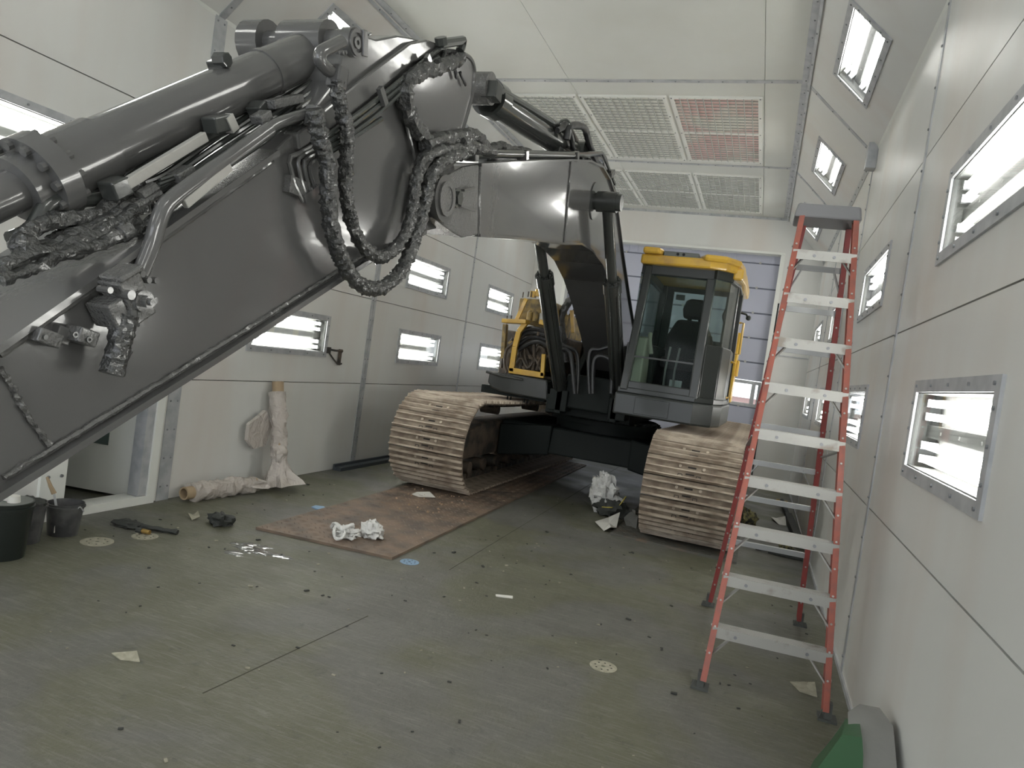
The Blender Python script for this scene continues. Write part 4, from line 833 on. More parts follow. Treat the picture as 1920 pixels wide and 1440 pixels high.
# ---- cab
CAB = empty('cab'); CAB.parent = EX
P0, P1, P2, P3, P4, P5 = (-1.38, 7.45), (-.62, 7.45), (-.45, 7.62), (-.38, 7.95), (-.37, 9.15), (-1.38, 9.15)
ZF, ZR = 1.43, 2.76
MB().prism([(-1.42, 7.35), (-.62, 7.35), (-.43, 7.46), (-.36, 7.75), (-.34, 9.2), (-1.42, 9.2)], 1.17, ZF-.03, ax=2).go('cab_base', M['cabgrey'], CAB, bev=.02)
MB().prism([(-1.41, 7.42), (-.62, 7.42), (-.44, 7.55), (-.36, 7.9), (-.35, 9.18), (-1.41, 9.18)], ZF-.03, ZF+.03, ax=2).go('cab_floor', M['cabgrey'], CAB, bev=.01)
MB().box(-1.2, -.85, 7.34, 7.352, 1.2, 1.37).go('hatch_panel', M['cabgrey'], CAB, bev=.004)
def post(a, b, w, d): return MB().add([(a[0]-w/2, a[1]-d/2, a[2]), (a[0]+w/2, a[1]-d/2, a[2]), (a[0]+w/2, a[1]+d/2, a[2]), (a[0]-w/2, a[1]+d/2, a[2]),
    (b[0]-w/2, b[1]-d/2, b[2]), (b[0]+w/2, b[1]-d/2, b[2]), (b[0]+w/2, b[1]+d/2, b[2]), (b[0]-w/2, b[1]+d/2, b[2])], [(0, 3, 2, 1), (4, 5, 6, 7), (0, 1, 5, 4), (1, 2, 6, 5), (2, 3, 7, 6), (3, 0, 4, 7)])
for a, b, w_, d_ in (((-1.35, 7.45, ZF), (-1.29, 7.55, ZR), .08, .1), ((-.64, 7.46, ZF), (-.64, 7.56, ZR), .09, .08), ((-.39, 8.02, ZF), (-.40, 8.02, ZR), .05, .06),
                     ((-.37, 8.75, ZF), (-.38, 8.7, ZR), .05, .16), ((-.40, 9.12, ZF), (-.42, 9.1, ZR), .09, .09), ((-1.35, 9.12, ZF), (-1.33, 9.1, ZR), .09, .09)):
    post(a, b, w_, d_).go('pillar', M['cabgrey'], CAB, bev=.012)
# front header, sill and mid bar
MB().bar((-1.32, 7.56, ZR-.03), (-.6, 7.56, ZR-.03), .1, .13).go('front_header', M['cabgrey'], CAB, bev=.01)
MB().bar((-1.36, 7.46, ZF+.05), (-.62, 7.46, ZF+.05), .06, .1).go('front_sill', M['cabgrey'], CAB, bev=.01)
MB().bar((-1.31, 7.465, 1.79), (-.68, 7.465, 1.79), .02, .018).go('windscreen_bar', M['cabgrey'], CAB)
MB().add([(-1.31, 7.45, 1.50), (-.68, 7.45, 1.50), (-.68, 7.53, 2.70), (-1.27, 7.53, 2.70), (-1.31, 7.456, 1.50), (-.68, 7.456, 1.50), (-.68, 7.536, 2.70), (-1.27, 7.536, 2.70)],
         [(0, 1, 2, 3), (7, 6, 5, 4), (0, 4, 5, 1), (1, 5, 6, 2), (2, 6, 7, 3), (3, 7, 4, 0)]).go('windscreen', M['cabglass'], CAB)
# door frame on the right, curved
dr = MB()
for (x0, y0), (x1, y1) in (((-.60, 7.47), (-.45, 7.62)), ((-.45, 7.62), (-.385, 7.98))):
    MB().bar((x0, y0, ZF+.3), (x1, y1, ZF+.3), .04, .55).go('door_panel', M['cabgrey'], CAB, bev=.008); MB().bar((x0, y0, ZR-.03), (x1, y1, ZR-.03), .05, .12).go('door_header', M['cabgrey'], CAB, bev=.008)
dr = MB()
MB().bar((-.385, 7.98, ZR-.02), (-.385, 9.1, ZR-.02), .05, .13).go('door_header', M['cabgrey'], CAB, bev=.008)
dr.bar((-.385, 7.98, ZF+.3), (-.385, 9.1, ZF+.3), .04, .55)
dr.go('door_panel', M['cabgrey'], CAB, bev=.008)
gl2 = MB()
for (x0, y0), (x1, y1) in (((-.59, 7.48), (-.45, 7.63)), ((-.45, 7.63), (-.39, 7.98)), ((-.39, 8.06), (-.38, 8.66)), ((-.385, 8.84), (-.395, 9.06))):
    gl2.bar((x0, y0, (ZF+.57+ZR-.08)/2), (x1, y1, (ZF+.57+ZR-.08)/2), .006, ZR-.08-ZF-.57)
gl2.go('door_glass', M['cabglass'], CAB)
MB().bar((-1.375, 7.5, ZF+.25), (-1.375, 9.1, ZF+.25), .04, .5).bar((-1.34, 7.55, ZR-.03), (-1.36, 9.1, ZR-.03), .05, .12).go('side_panel', M['cabgrey'], CAB, bev=.006)
MB().bar((-1.36, 7.52, 2.32), (-1.36, 9.08, 2.32), .006, .72).go('side_glass', M['cabglass'], CAB)
# rear wall with window (x -1.05..-.62, z 2.0..2.55)
rw = MB().box(-1.36, -.40, 9.1, 9.14, ZF, 2.14).box(-1.36, -.40, 9.1, 9.14, 2.70, ZR).box(-1.36, -1.20, 9.1, 9.14, 2.14, 2.70).box(-.56, -.40, 9.1, 9.14, 2.14, 2.70)
rw.go('rear_wall', M['cabgrey'], CAB)
MB().box(-1.20, -.56, 9.115, 9.12, 2.14, 2.70).go('rear_glass', M['cabglass'], CAB)
MB().box(-1.17, -1.06, 9.108, 9.113, 2.60, 2.67).go('decal', mat('decal_grey', (.12, .13, .13), .6), CAB)
# roof
rp = [(-1.37, 7.42), (-.66, 7.40), (-.50, 7.46), (-.39, 7.62), (-.335, 7.95), (-.33, 9.16), (-1.39, 9.18)]
MB().prism(rp, ZR, ZR+.10, ax=2).prism([(-1.35, 7.36), (-1.18, 7.36), (-1.15, 7.44), (-1.15, 7.9), (-1.36, 7.9)], ZR+.10, ZR+.165, ax=2).go('roof', M['yellow'], CAB, bev=.02)
MB().prism([(-.72, 7.36), (-.5, 7.40), (-.37, 7.6), (-.34, 7.95), (-.34, 9.1), (-.78, 9.1), (-.78, 7.5)], ZR+.07, ZR+.14, ax=2).go('roof_rib', M['yellow'], CAB, bev=.03)
MB().prism([(-.44, 7.6), (-.34, 7.6), (-.315, 8.0), (-.31, 9.14), (-.38, 9.14)], ZR-.06, ZR+.06, ax=2).go('roof_gutter', M['yellow'], CAB, bev=.02)
MB().box(-1.145, -.785, 7.42, 8.4, ZR+.09, ZR+.145).go('roof_hatch', M['lidgrey'], CAB, bev=.01)
bt = MB()
for x in (-1.0, -.94): bt.cyl((x, 7.43, ZR+.12), (x, 7.412, ZR+.12), .015, n=8)
bt.go('bolt', M['dark'], CAB, kind='stuff')
# handrails, mirror, lamp bracket
MB().tube([(-.345, 8.62, 2.36), (-.30, 8.60, 2.36), (-.30, 8.60, 2.0), (-.345, 8.6, 2.0)], .014, 8).go('grab_rail', M['yellow'], CAB, True)
MB().tube([(-.345, 8.05, 1.88), (-.31, 8.03, 1.87), (-.31, 8.0, 1.50), (-.345, 8.0, 1.49)], .016, 8).go('grab_rail', M['yellow'], CAB, True)
MB().tube([(-.35, 8.66, 2.48), (-.29, 8.66, 2.47), (-.27, 8.66, 2.44)], .012, 8).ball((-.26, 8.66, 2.43), .03, 1, .1, n=6).go('mirror_bracket', M['cabgrey'], CAB, True)
MB().tube([(-.52, 8.9, 2.55), (-.56, 8.9, 2.45), (-.52, 8.9, 2.36), (-.47, 8.9, 2.36), (-.45, 8.9, 2.5)], .012, 8, sub=4).go('cab_hook', M['dark'], CAB, True)
# interior
SE = empty('operator_seat'); SE.parent = CAB
MB().box(-1.13, -.66, 8.2, 8.72, 1.72, 1.86).go('cushion', M['seat'], CAB, bev=.04)
MB().prism([(-1.18, 1.82), (-.62, 1.82), (-.62, 2.12), (-.72, 2.33), (-1.06, 2.33), (-1.16, 2.12)], 8.68, 8.80, ax=1).go('backrest', M['seat'], CAB, bev=.04)
MB().prism([(-1.0, 2.35), (-.75, 2.35), (-.73, 2.46), (-.76, 2.56), (-.81, 2.59), (-.94, 2.59), (-.99, 2.56), (-1.02, 2.46)], 8.70, 8.80, ax=1).go('headrest', M['seat'], CAB, bev=.03)
MB().box(-.95, -.90, 8.72, 8.76, 2.3, 2.4).box(-.82, -.77, 8.72, 8.76, 2.3, 2.4).box(-1.05, -.75, 8.3, 8.7, 1.46, 1.72).go('seat_mount', M['dark'], CAB)
bpy.data.objects.remove(SE)
for x in (-1.2, -.58): MB().box(x-.06, x+.06, 8.0, 8.7, 1.46, 1.95).go('console', M['cabgrey'], CAB, bev=.03)
for x in (-1.0, -.9): MB().tube([(x, 7.85, 1.46), (x, 7.8, 1.7), (x+.02, 7.8, 1.95)], .012, 8).box(x-.05, x+.05, 7.7, 7.85, 1.46, 1.49).go('travel_lever', M['alubar'], CAB, True)
MB().box(-.95, -.82, 7.9, 7.95, 1.5, 1.6).go('pedal', M['alubar'], CAB)
for q in ((-1.2, 8.05), (-.6, 8.05)): MB().tube([(q[0], q[1], 1.95), (q[0], q[1]-.03, 2.05), (q[0], q[1]-.02, 2.12)], .02, 8, sub=3).go('joystick', M['dark'], CAB, True)
MB().prism([(7.5, 1.47), (7.95, 1.47), (7.9, 1.75), (7.7, 2.02), (7.55, 2.0), (7.5, 1.7)], -1.34, -1.2).go('trim_panel', M['beige'], CAB, bev=.02)
MB().tube([(-1.2, 7.7, 2.06), (-1.19, 7.66, 1.98), (-1.15, 7.64, 1.84)], .022, 8, sub=4).go('trim_duct', M['beige'], CAB, True)
MB().box(-1.30, -.70, 7.52, 7.8, 1.462, 1.478).go('floor_mat', M['beige'], CAB)
MB().box(-.62, -.45, 8.8, 9.05, 1.9, 2.05).go('rear_bin', M['dark'], CAB)

# ================================================================ LADDER
LD = empty('step_ladder', (0, 0, 0), label='tall red fibreglass step ladder standing open by the right wall', category='ladder')
FL, FR = Vector((-.075, 3.93, 0)), Vector((.555, 3.97, 0))
BL, BR = Vector((-.135, 5.43, 0)), Vector((.50, 5.48, 0))
cz = 2.70
TLf, TRf = Vector((.065, 4.60, cz)), Vector((.385, 4.62, cz)); TLb, TRb = Vector((.085, 4.78, cz-.03)), Vector((.37, 4.80, cz-.03))
def rail(a, b, sx, mm, w=.075, t=.022):
    """C-channel rail"""
    mb = MB(); d = (b-a).normalized(); upv = Vector((1, 0, 0))
    mb.bar(a, b, t*.35, w, Vector((0, 1, 0)))
    mb2 = MB()
    return mb
def channel(a, b, name, m, w=.07, fl=.028, s=1):
    d = (b-a).normalized(); x = Vector((1, 0, 0)); x = (x-d*x.dot(d)).normalized(); y = d.cross(x)
    mb = MB()
    mb.bar(a, b, .006, w, y)
    for k in (-1, 1): mb.bar(a+y*k*w/2+x*s*fl/2, b+y*k*w/2+x*s*fl/2, fl, .006, y)
    # rivet heads on the outer face
    L = (b-a).length; t = .15
    while t < L-.1: c = a+d*t-x*s*.003; mb.cyl(c, c-x*s*.006, .008, n=6, m=1); c2 = a+d*t-y*(w/2+.003)*(1 if True else 0)+x*s*fl/2; mb.cyl(c2, c2-y*.005, .006, n=6, m=1); t += .14
    return mb.go(name, [m, M['alu']], LD)
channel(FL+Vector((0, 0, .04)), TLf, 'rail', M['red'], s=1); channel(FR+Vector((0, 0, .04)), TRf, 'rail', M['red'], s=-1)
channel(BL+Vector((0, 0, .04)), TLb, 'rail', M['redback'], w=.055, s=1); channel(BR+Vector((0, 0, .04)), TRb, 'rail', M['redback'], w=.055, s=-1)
zst = [.325+.2675*i for i in range(9)]
for i, z in enumerate(zst):
    t = (z-.04)/(cz-.04); a = FL.lerp(TLf, t); b = FR.lerp(TRf, t); a.z = b.z = z
    xm = Vector(((b-a).normalized().x, (b-a).normalized().y, 0)); yv = Vector((-xm.y, xm.x, 0))
    st = empty('step'); st.parent = LD
    Mx = Matrix(((xm.x, yv.x, 0, a.x), (xm.y, yv.y, 0, a.y), (0, 0, 1, z), (0, 0, 0, 1))); Lx = (b-a).length
    tr = MB().box(.0, Lx, -.04, .045, -.006, 0, Mx).box(0, Lx, -.043, -.038, -.055, 0, Mx).box(0, Lx, .042, .046, -.03, 0, Mx)
    for k in range(7): tr.box(.01, Lx-.01, -.034+k*.012, -.030+k*.012, 0, .003, Mx)
    for xx in (.12, Lx-.12): 
        p = Mx @ Vector((xx, -.043, -.03)); tr.cyl(p, p-yv*.006, .009, n=8, m=1)
    tr.go('tread', [M['alu'], M['rivet']], st)
    if i in (0, 1, 2, 3, 5, 6, 8):
        for s in (0, 1):
            p = Mx @ Vector((Lx*.22 if s == 0 else Lx*.78, .02, -.02)); q = (FL if s == 0 else FR).lerp(TLf if s == 0 else TRf, max(0, (z-.13-.04)/(cz-.04)))
            q = q+Vector((.01 if s == 0 else -.01, .0, 0)); MB().bar(p, q, .018, .008).go('brace', M['alu'], st)
for i, z in enumerate([.52, .86, 1.12, 1.38, 1.64, 1.90, 2.16, 2.42]):
    t = (z-.04)/(cz-.04); a = BL.lerp(TLb, t); b = BR.lerp(TRb, t); a.z = b.z = z
    MB().bar(a, b, .012, .035).bar(a+Vector((0, .012, .015)), b+Vector((0, .012, .015)), .03, .004).go('rear_bar', M['alubar'], LD)
for z in (1.12, 2.42):
    t = (z-.04)/(cz-.04); a = BL.lerp(TLb, t); b = BR.lerp(TRb, t)
    for s in (0, 1):
        p = a.lerp(b, .22 if s == 0 else .78); p.z = z; q = (BL if s == 0 else BR).lerp(TLb if s == 0 else TRb, (z-.2)/(cz-.04)); MB().bar(p, q, .016, .006).go('brace', M['alubar'], LD)
for a, b in ((FR.lerp(TRf, .50), BR.lerp(TRb, .46)), (FL.lerp(TLf, .50), BL.lerp(TLb, .46))):
    m_ = a.lerp(b, .5)+Vector((0, 0, -.0)); MB().bar(a+Vector((0, .02, .0)), m_, .022, .006).bar(m_, b, .022, .006).go('spreader', M['alubar'], LD)
cp = [(.0, 0), (.42, 0), (.39, .09), (.03, .09)]
MB().add([(.03, 4.55, cz-.03), (.405, 4.57, cz-.03), (.405, 4.86, cz-.03), (.03, 4.84, cz-.03), (.045, 4.56, cz+.055), (.39, 4.58, cz+.055), (.39, 4.85, cz+.055), (.045, 4.83, cz+.055)],
         [(0, 3, 2, 1), (4, 5, 6, 7), (0, 1, 5, 4), (1, 2, 6, 5), (2, 3, 7, 6), (3, 0, 4, 7)]).go('top_cap', M['capgrey'], LD, bev=.012)
for p in (FL, FR, BL, BR):
    ft = MB().box(p.x-.045, p.x+.045, p.y-.045, p.y+.05, 0, .012).prism([(p.y-.03, .01), (p.y+.045, .01), (p.y+.03, .085), (p.y-.01, .085)], p.x-.018, p.x+.018)
    ft.add([(p.x-.05, p.y-.05, .0), (p.x-.05, p.y-.04, .0), (p.x-.02, p.y-.01, .08), (p.x-.02, p.y-.02, .08)], [(0, 1, 2, 3)])
    ft.go('foot', M['rubber'], LD)

# ================================================================ FLOOR ITEMS
def tread_plate(name, quad, lab, m, stepv=.09, cnt=True):
    a, b, c, d = [Vector(p) for p in quad]     # near-left, near-right, far-right, far-left
    e = empty(name, a, label=lab, category='steel plate', group='tread plates under the tracks')
    a0 = a.copy(); L = [p-a0 for p in (a, b, c, d)]
    t = .02
    MB().add([(*p.xy, 0) for p in L]+[(*p.xy, t) for p in L], [(3, 2, 1, 0), (4, 5, 6, 7), (0, 1, 5, 4), (1, 2, 6, 5), (2, 3, 7, 6), (3, 0, 4, 7)]).go('sheet', m, e)
    mb = MB(); W = (b-a).length; H = (d-a).length; nx = int(W/stepv); ny = int(H/stepv)
    for j in range(ny):
        for i in range(nx):
            u = (i+.5)/nx; v = (j+.5)/ny
            p = L[0].lerp(L[1], u).lerp(L[3].lerp(L[2], u), v); sgn = 1 if (i+j) % 2 else -1
            for k in (-.012, .012):
                dv = Vector((.026, .026*sgn, 0)); nv = Vector((-.005*sgn, .005, 0)); o_ = Vector((-k*sgn, k, 0)); q = p+o_; z = t
                mb.add([q-dv+Vector((0, 0, z)), q+nv+Vector((0, 0, z)), q+dv+Vector((0, 0, z)), q-nv+Vector((0, 0, z)), q+Vector((0, 0, z+.005))], [(0, 3, 4), (3, 2, 4), (2, 1, 4), (1, 0, 4)])
    mb.go('tread_pattern', m, e, kind='stuff')
    return e
tread_plate('tread_plate', [(-3.49, 4.55, 0), (-2.35, 4.655, 0), (-2.50, 11.44, 0), (-3.66, 11.4, 0)], 'rusty brown tread plate lying under the left track', M['plate'])
tread_plate('tread_plate', [(-1.19, 6.98, 0), (.02, 6.90, 0), (.02, 11.4, 0), (-1.2, 11.4, 0)], 'dark tread plate lying under the right track', M['plate2'])
# rolls of film
def roll(name, p, q, lab, fl=.13, tail=None):
    p = Vector(p); q = Vector(q); d = (q-p).normalized()
    e = empty(name, p, label=lab, category='film roll', group='film rolls by the left wall')
    z = Vector((0, 0, 0)); Q = q-p
    MB().ring(z, d, .055, .042, Q.length, 20).go('core_tube', M['card'], e, True)
    pts = [d*Q.length*t for t in (.1, .3, .5, .62, .7, .8, .95)]
    MB().tube(pts, .078, 18, sub=6, amp=.028, fr=13).go('film_wrap', M['film'], e, True)
    # loose skirt
    a = d.cross(Vector((0, 0, 1))).normalized() if abs(d.z) < .9 else Vector((0, 1, 0)); b = d.cross(a)
    vs = []; fs = []; n = 18; m = 8
    for i in range(m):
        t = i/(m-1); c = d*Q.length*(.72+.30*t) if tail is None else d*Q.length*(tail[0]+(tail[1]-tail[0])*t)
        for k in range(n):
            an = 2*PI*k/n; rr = .068+fl*t*t*(1+.45*math.sin(k*2.1)+.3*math.sin(k*3.7+i))
            vv = c+(a*math.cos(an)+b*math.sin(an)*(1 if abs(d.z) > .5 else .35))*rr
            if (p+vv).z < .01: vv.z = .01-p.z
            if (p+vv).x < XL+.02: vv.x = XL+.02-p.x
            vs.append(vv)
    for i in range(m-1):
        for k in range(n): fs.append((i*n+k, i*n+(k+1) % n, (i+1)*n+(k+1) % n, (i+1)*n+k))
    MB().add(vs, fs).go('loose_film', M['film'], e, True)
    return e
r1 = roll('film_roll', (-4.46, 5.86, 1.03), (-4.24, 5.80, .06), 'wrinkled clear film roll leaning upright against the left wall', .14)
vs = [(-4.44,5.721,0.749),(-4.44,5.501,0.622),(-4.44,5.507,0.47),(-4.44,5.606,0.381),(-4.44,5.773,0.4),(-4.44,5.833,0.587)]
MB().add([tuple(Vector(v)-Vector((-4.46, 5.86, 1.03))) for v in vs]+[tuple(Vector(v)-Vector((-4.42, 5.86, 1.03))) for v in vs], [tuple(range(6)), tuple(range(11, 5, -1))]+[(i, (i+1) % 6, (i+1) % 6+6, i+6) for i in range(6)]).go('film_flap', M['film'], r1)
roll('film_roll', (-4.40, 4.74, .075), (-4.33, 5.55, .075), 'clear film roll lying on the floor along the left wall', .09)
# buckets
def bucket(name, c, r0, r1, h, m, lab, cat='bucket', lid=False):
    e = empty(name, c, label=lab, category=cat)
    n = 28; body = MB(); prof = [(r0, 0), (r0+(r1-r0)*.9, h*.88), (r1+.006, h*.885), (r1+.006, h*.93), (r1-.002, h*.935), (r1, h), (r1-.006, h), (r1-.01, h*.9), (r0-.006, .01)]
    vs = [(p[0]*math.cos(2*PI*k/n), p[0]*math.sin(2*PI*k/n), p[1]) for p in prof for k in range(n)]
    fs = [(i*n+k, i*n+(k+1) % n, (i+1)*n+(k+1) % n, (i+1)*n+k) for i in range(len(prof)-1) for k in range(n)]
    fs += [tuple(range(n-1, -1, -1)), tuple((len(prof)-1)*n+k for k in range(n))]
    body.add(vs, fs).go('body', m, e, True)
    return e
bk = bucket('paint_bucket', (-4.08, 3.0, 0), .122, .142, .335, M['black_pl'], 'black paint bucket with grey lid at the left edge')
MB().cyl((0, 0, .322), (0, 0, .337), .134, n=28).go('lid', M['lidgrey'], bk, True)
MB().cyl((.06, .0, .337), (.06, .0, .375), .035, .03, n=12).bar((-.09, -.02, .35), (.04, -.01, .35), .03, .02).go('spout', M['paper'], bk, True)
b2 = bucket('paint_pail', (-4.235, 3.52, 0), .088, .112, .215, M['pail'], 'small grimy see-through pail with a brush standing in it')
MB().box(.03, .036, -.09, -.085, .03, .1).go('volume_scale', M['paper'], b2)
MB().tube([(.11, .0, .19), (.13, .0, .21), (.12, .04, .17)], .004, 6, sub=3).go('handle', M['steel'], b2, True)
b3 = bucket('paint_pail', (-4.24, 3.26, 0), .085, .105, .26, M['pail'], 'grimy pail standing behind the black paint bucket')
MB().ball((0, 0, .24), .09, 9, .35, n=8, sq=(1.1, 1.1, .5)).go('rag_lining', M['rag'], b3)
br = empty('paint_brush', (-4.27, 3.50, .10), label='paint brush with wooden handle standing in the small pail', category='brush')
MB().bar((0, 0, .02), (-.02, -.03, .17), .035, .014).go('ferrule', M['steel'], br); MB().tube([(-.02, -.03, .17), (-.035, -.05, .22), (-.05, -.07, .28)], .01, 8, rr=(.016, .008)).go('handle', M['card'], br, True)
# rags
def lump(name, px, r, m, lab, cat, sq=(1, 1, .4), seed=1, amp=.5, parts=1, fr=3):
    c = Vector(px); e = MB()
    for k in range(parts):
        rr = random.Random(seed+k); o = Vector((rr.uniform(-r, r), rr.uniform(-r, r), 0))*.7 if k else Vector((0, 0, 0))
        e.ball(o+Vector((0, 0, r*sq[2]*.75)), r*(.6 if k else 1), seed+k, amp, n=9, sq=sq, fr=fr)
    e.v = [(v[0], v[1], max(v[2], .002)) for v in e.v]
    o = e.go(name, M[m] if isinstance(m, str) else m, None, True); o.location = (c.x, c.y, 0); o['label'] = lab; o['category'] = cat; return o
lump('rag', [(-3.747,4.448,0.0)][0], .085, 'rag', 'crumpled black rag on floor right of the abrasive disc', 'rag', (1.2, .9, .6), 4, .7, 3)
gv = empty('glove', [(-4.116,3.938,0.0)][0], label='flattened dark work glove on floor with long cuff', category='glove')
g_ = MB().ball((0, 0, .02), .09, 2, .5, n=9, sq=(1.3, .8, .25)); g_.v = [(v[0], v[1], max(v[2], .002)) for v in g_.v]; g_.go('palm', M['rag'], gv, True)
MB().tube([(.08, .0, .015), (.16, .03, .02), (.26, .07, .018), (.36, .10, .015)], .018, 8, sub=5, amp=.01).go('cuff', M['rag'], gv, True)
def disc(px, r, m, lab, cat='abrasive disc', z0=.0):
    o = MB().ring((0, 0, z0), (0, 0, 1), r, .012, .003, 28)
    for k in range(8): t = 2*PI*k/8; o.cyl((r*.6*math.cos(t), r*.6*math.sin(t), z0+.003), (r*.6*math.cos(t), r*.6*math.sin(t), z0+.0036), .006, n=6, m=1)
    o = o.go('abrasive_disc', [M[m], M['slot']]); o.location = (px[0], px[1], 0); o['label'] = lab; o['category'] = cat; return o
disc([(-3.859,3.848,0.0)][0], .085, 'disc', 'pale abrasive disc under a brass fitting on the floor')
disc([(-2.23,4.706,0.0)][0], .07, 'blue', 'blue abrasive disc with holes beside the near corner of rusty plate')
disc([(-0.584,3.842,0.0)][0], .075, 'disc', 'dusty grey abrasive disc alone on the open foreground floor')
disc([(-3.957,3.551,0.0)][0], .10, 'disc', 'flat dull disc on floor between small pail and brass fitting')
bd = MB().add([(-.07, -.01, 0), (.0, -.045, 0), (.09, .02, 0), (.02, .05, 0), (-.06, .04, 0), (-.07, -.01, .006), (.0, -.045, .012), (.09, .02, .004), (.02, .05, .02), (-.06, .04, .015)],
    [(0, 1, 2, 3, 4), (9, 8, 7, 6, 5)]+[(i, (i+1) % 5, (i+1) % 5+5, i+5) for i in range(5)]).go('blue_scrap', M['blue']); bd.location = [(-3.566,5.485,0.0)][0]; bd['label'] = 'folded blue abrasive scrap at left edge of the rusty plate'; bd['category'] = 'scrap'
ft_ = empty('hose_connector', Vector([(-3.887,3.874,0.0)][0])+Vector((0, 0, .003)), label='small brass hose connector lying on the pale disc', category='fitting')
MB().cyl((-.03, 0, .02), (.03, .01, .02), .016, n=10).go('barrel', M['brass'], ft_, True); MB().cyl((-.07, -.01, .02), (-.03, 0, .02), .02, n=8).go('nut', M['rag'], ft_, True)
# crumpled bags
def bag(px, r, seed, lab, m='bagwhite', sq=(1, .8, .7), z=0, knot=False, name='plastic_bag', amp=.55):
    e = empty(name, (px[0], px[1], z), label=lab, category='bag', group=None or 'plastic bags')
    b_ = MB().ball((0, 0, r*sq[2]*.7), r, seed, amp, n=14, sq=sq, fr=3.2); b_.v = [(v[0], v[1], max(v[2], .003)) for v in b_.v]; b_.go('crumpled_film', M[m], e, True)
    if knot:
        MB().tube([(0, -r*.5, .06), (-.05, -r*.9, .09), (-.02, -r*1.4, .03), (.03, -r*1.3, .02), (.04, -r*.9, .06), (0, -r*.5, .06)], .012, 8, sub=4, amp=.006).tube([(0, -r*.6, .07), (-.08, -r*.6, .11), (-.12, -r*.3, .06)], .015, 8, sub=4, amp=.01).tube([(0, -r*.6, .07), (.06, -r*.4, .12), (.05, 0, .1)], .015, 8, sub=4, amp=.01).go('tied_handle', M[m], e, True)
    return e
bag([(-2.862,4.83,0.02)][0], .095, 3, 'white plastic bag with knotted handles at edge of rusty plate', z=.02, knot=True, sq=(1, .8, .55))
bag([(-2.727,4.982,0.02)][0], .09, 8, 'crumpled round white plastic bag right of the knotted one', z=.02, sq=(1, .9, .85))
tb = empty('trash_bag', [(-1.455,7.958,0.0)][0], label='torn white rubbish bag between the tracks', category='bag')
t_ = MB().ball((0, 0, .2), .2, 12, .5, n=16, sq=(.8, .6, 1.15), fr=3); t_.v = [(v[0]+v[2]*-.12, v[1], max(v[2], .003)) for v in t_.v]; t_.go('film', M['bagwhite'], tb, True)
t_ = MB().ball((.1, -.1, .08), .13, 22, .6, n=10, sq=(1.5, .8, .8), fr=4); t_.v = [(v[0], v[1], max(v[2], .003)) for v in t_.v]; t_.go('dark_lining', M['rag'], tb, True)
MB().bar((.16, -.14, .1), (.24, -.16, .26), .03, .006).bar((.0, -.18, .1), (.12, -.2, .12), .03, .006).go('tape_strip', M['yellowtape'], tb)
def sheet(name, pts, m, lab, cat, th=.004, zs=None, group=None):
    c = Vector(pts[0]); n = len(pts); zs = zs or [0]*n
    lo = [(p[0]-c.x, p[1]-c.y, zs[i]+.001) for i, p in enumerate(pts)]; hi = [(p[0]-c.x, p[1]-c.y, zs[i]+.001+th) for i, p in enumerate(pts)]
    cc = Vector((sum(p[0] for p in lo)/n, sum(p[1] for p in lo)/n, max(zs)*.35+.001))
    vs = lo+hi+[tuple(cc), (cc.x, cc.y, cc.z+th)]
    fs = [(2*n, (i+1) % n, i) for i in range(n)]+[(2*n+1, n+i, n+(i+1) % n) for i in range(n)]+[(i, (i+1) % n, (i+1) % n+n, i+n) for i in range(n)]
    o = MB().add(vs, fs).go(name, M[m]); o.location = (c.x, c.y, 0); o['label'] = lab; o['category'] = cat
    if group: o['group'] = group
    return o
sheet('cardboard_tray', [(-1.408,7.259,0.0),(-1.269,7.06,0.0),(-1.201,7.023,0.0),(-1.176,7.227,0.0),(-1.233,7.666,0.0),(-1.349,7.659,0.0)], 'paper', 'white curled card lying in front of the rubbish bag', 'card', zs=[.03, .0, .06, .02, .10, .02])
sheet('film_sheet', [(-1.184,7.658,0.0),(-1.085,7.364,0.0),(-0.989,7.325,0.0),(-1.05,7.755,0.0),(-1.147,7.84,0.0)], 'greysheet', 'grey plastic sheet against the right track front', 'sheet', zs=[.05, 0, 0, .08, .1])
sheet('paper_scrap', [(-3.261,6.708,0.025),(-3.154,6.659,0.025),(-3.03,6.796,0.025),(-3.165,6.932,0.025),(-3.275,6.857,0.025)], 'paper', 'white paper scrap on rusty plate by left track', 'paper', zs=[.025, .025, .025, .04, .025])
sheet('foil_sheet', [(0.356,9.769,0.0),(0.447,9.487,0.0),(0.536,9.518,0.0),(0.536,9.951,0.0),(0.424,9.936,0.0)], 'paper', 'pale crumpled foil on floor beside dark bars', 'foil', zs=[.03, 0, 0, .05, .0])
sheet('paper_scrap', [(0.392,4.343,0.0),(0.441,4.234,0.0),(0.528,4.224,0.0),(0.52,4.352,0.0),(0.492,4.409,0.0)], 'disc', 'torn khaki paper between ladder feet', 'paper', zs=[.0, 0, 0, .03, .0])
sheet('leaf_scrap', [(-2.561,2.446,-0.0),(-2.516,2.454,-0.0),(-2.436,2.488,0.0),(-2.48,2.508,0.0),(-2.532,2.482,0.0)], 'disc', 'curled pale peel of paint on left foreground floor', 'paint peel', zs=[.02, 0, 0, .03, .02])
sheet('wood_stick', [(-1.466,4.493,0.0),(-1.452,4.466,0.0),(-1.348,4.507,0.0),(-1.362,4.547,0.0)], 'paper', 'short flat stir stick on the foreground floor', 'stick', th=.006)
sheet('label_scrap', [(-1.189,8.222,0.0),(-1.148,8.199,0.0),(-1.112,8.023,0.0),(-1.147,8.016,0.0)], 'paper', 'tiny bright label by the right track front', 'label', zs=[.05, .05, 0, 0])
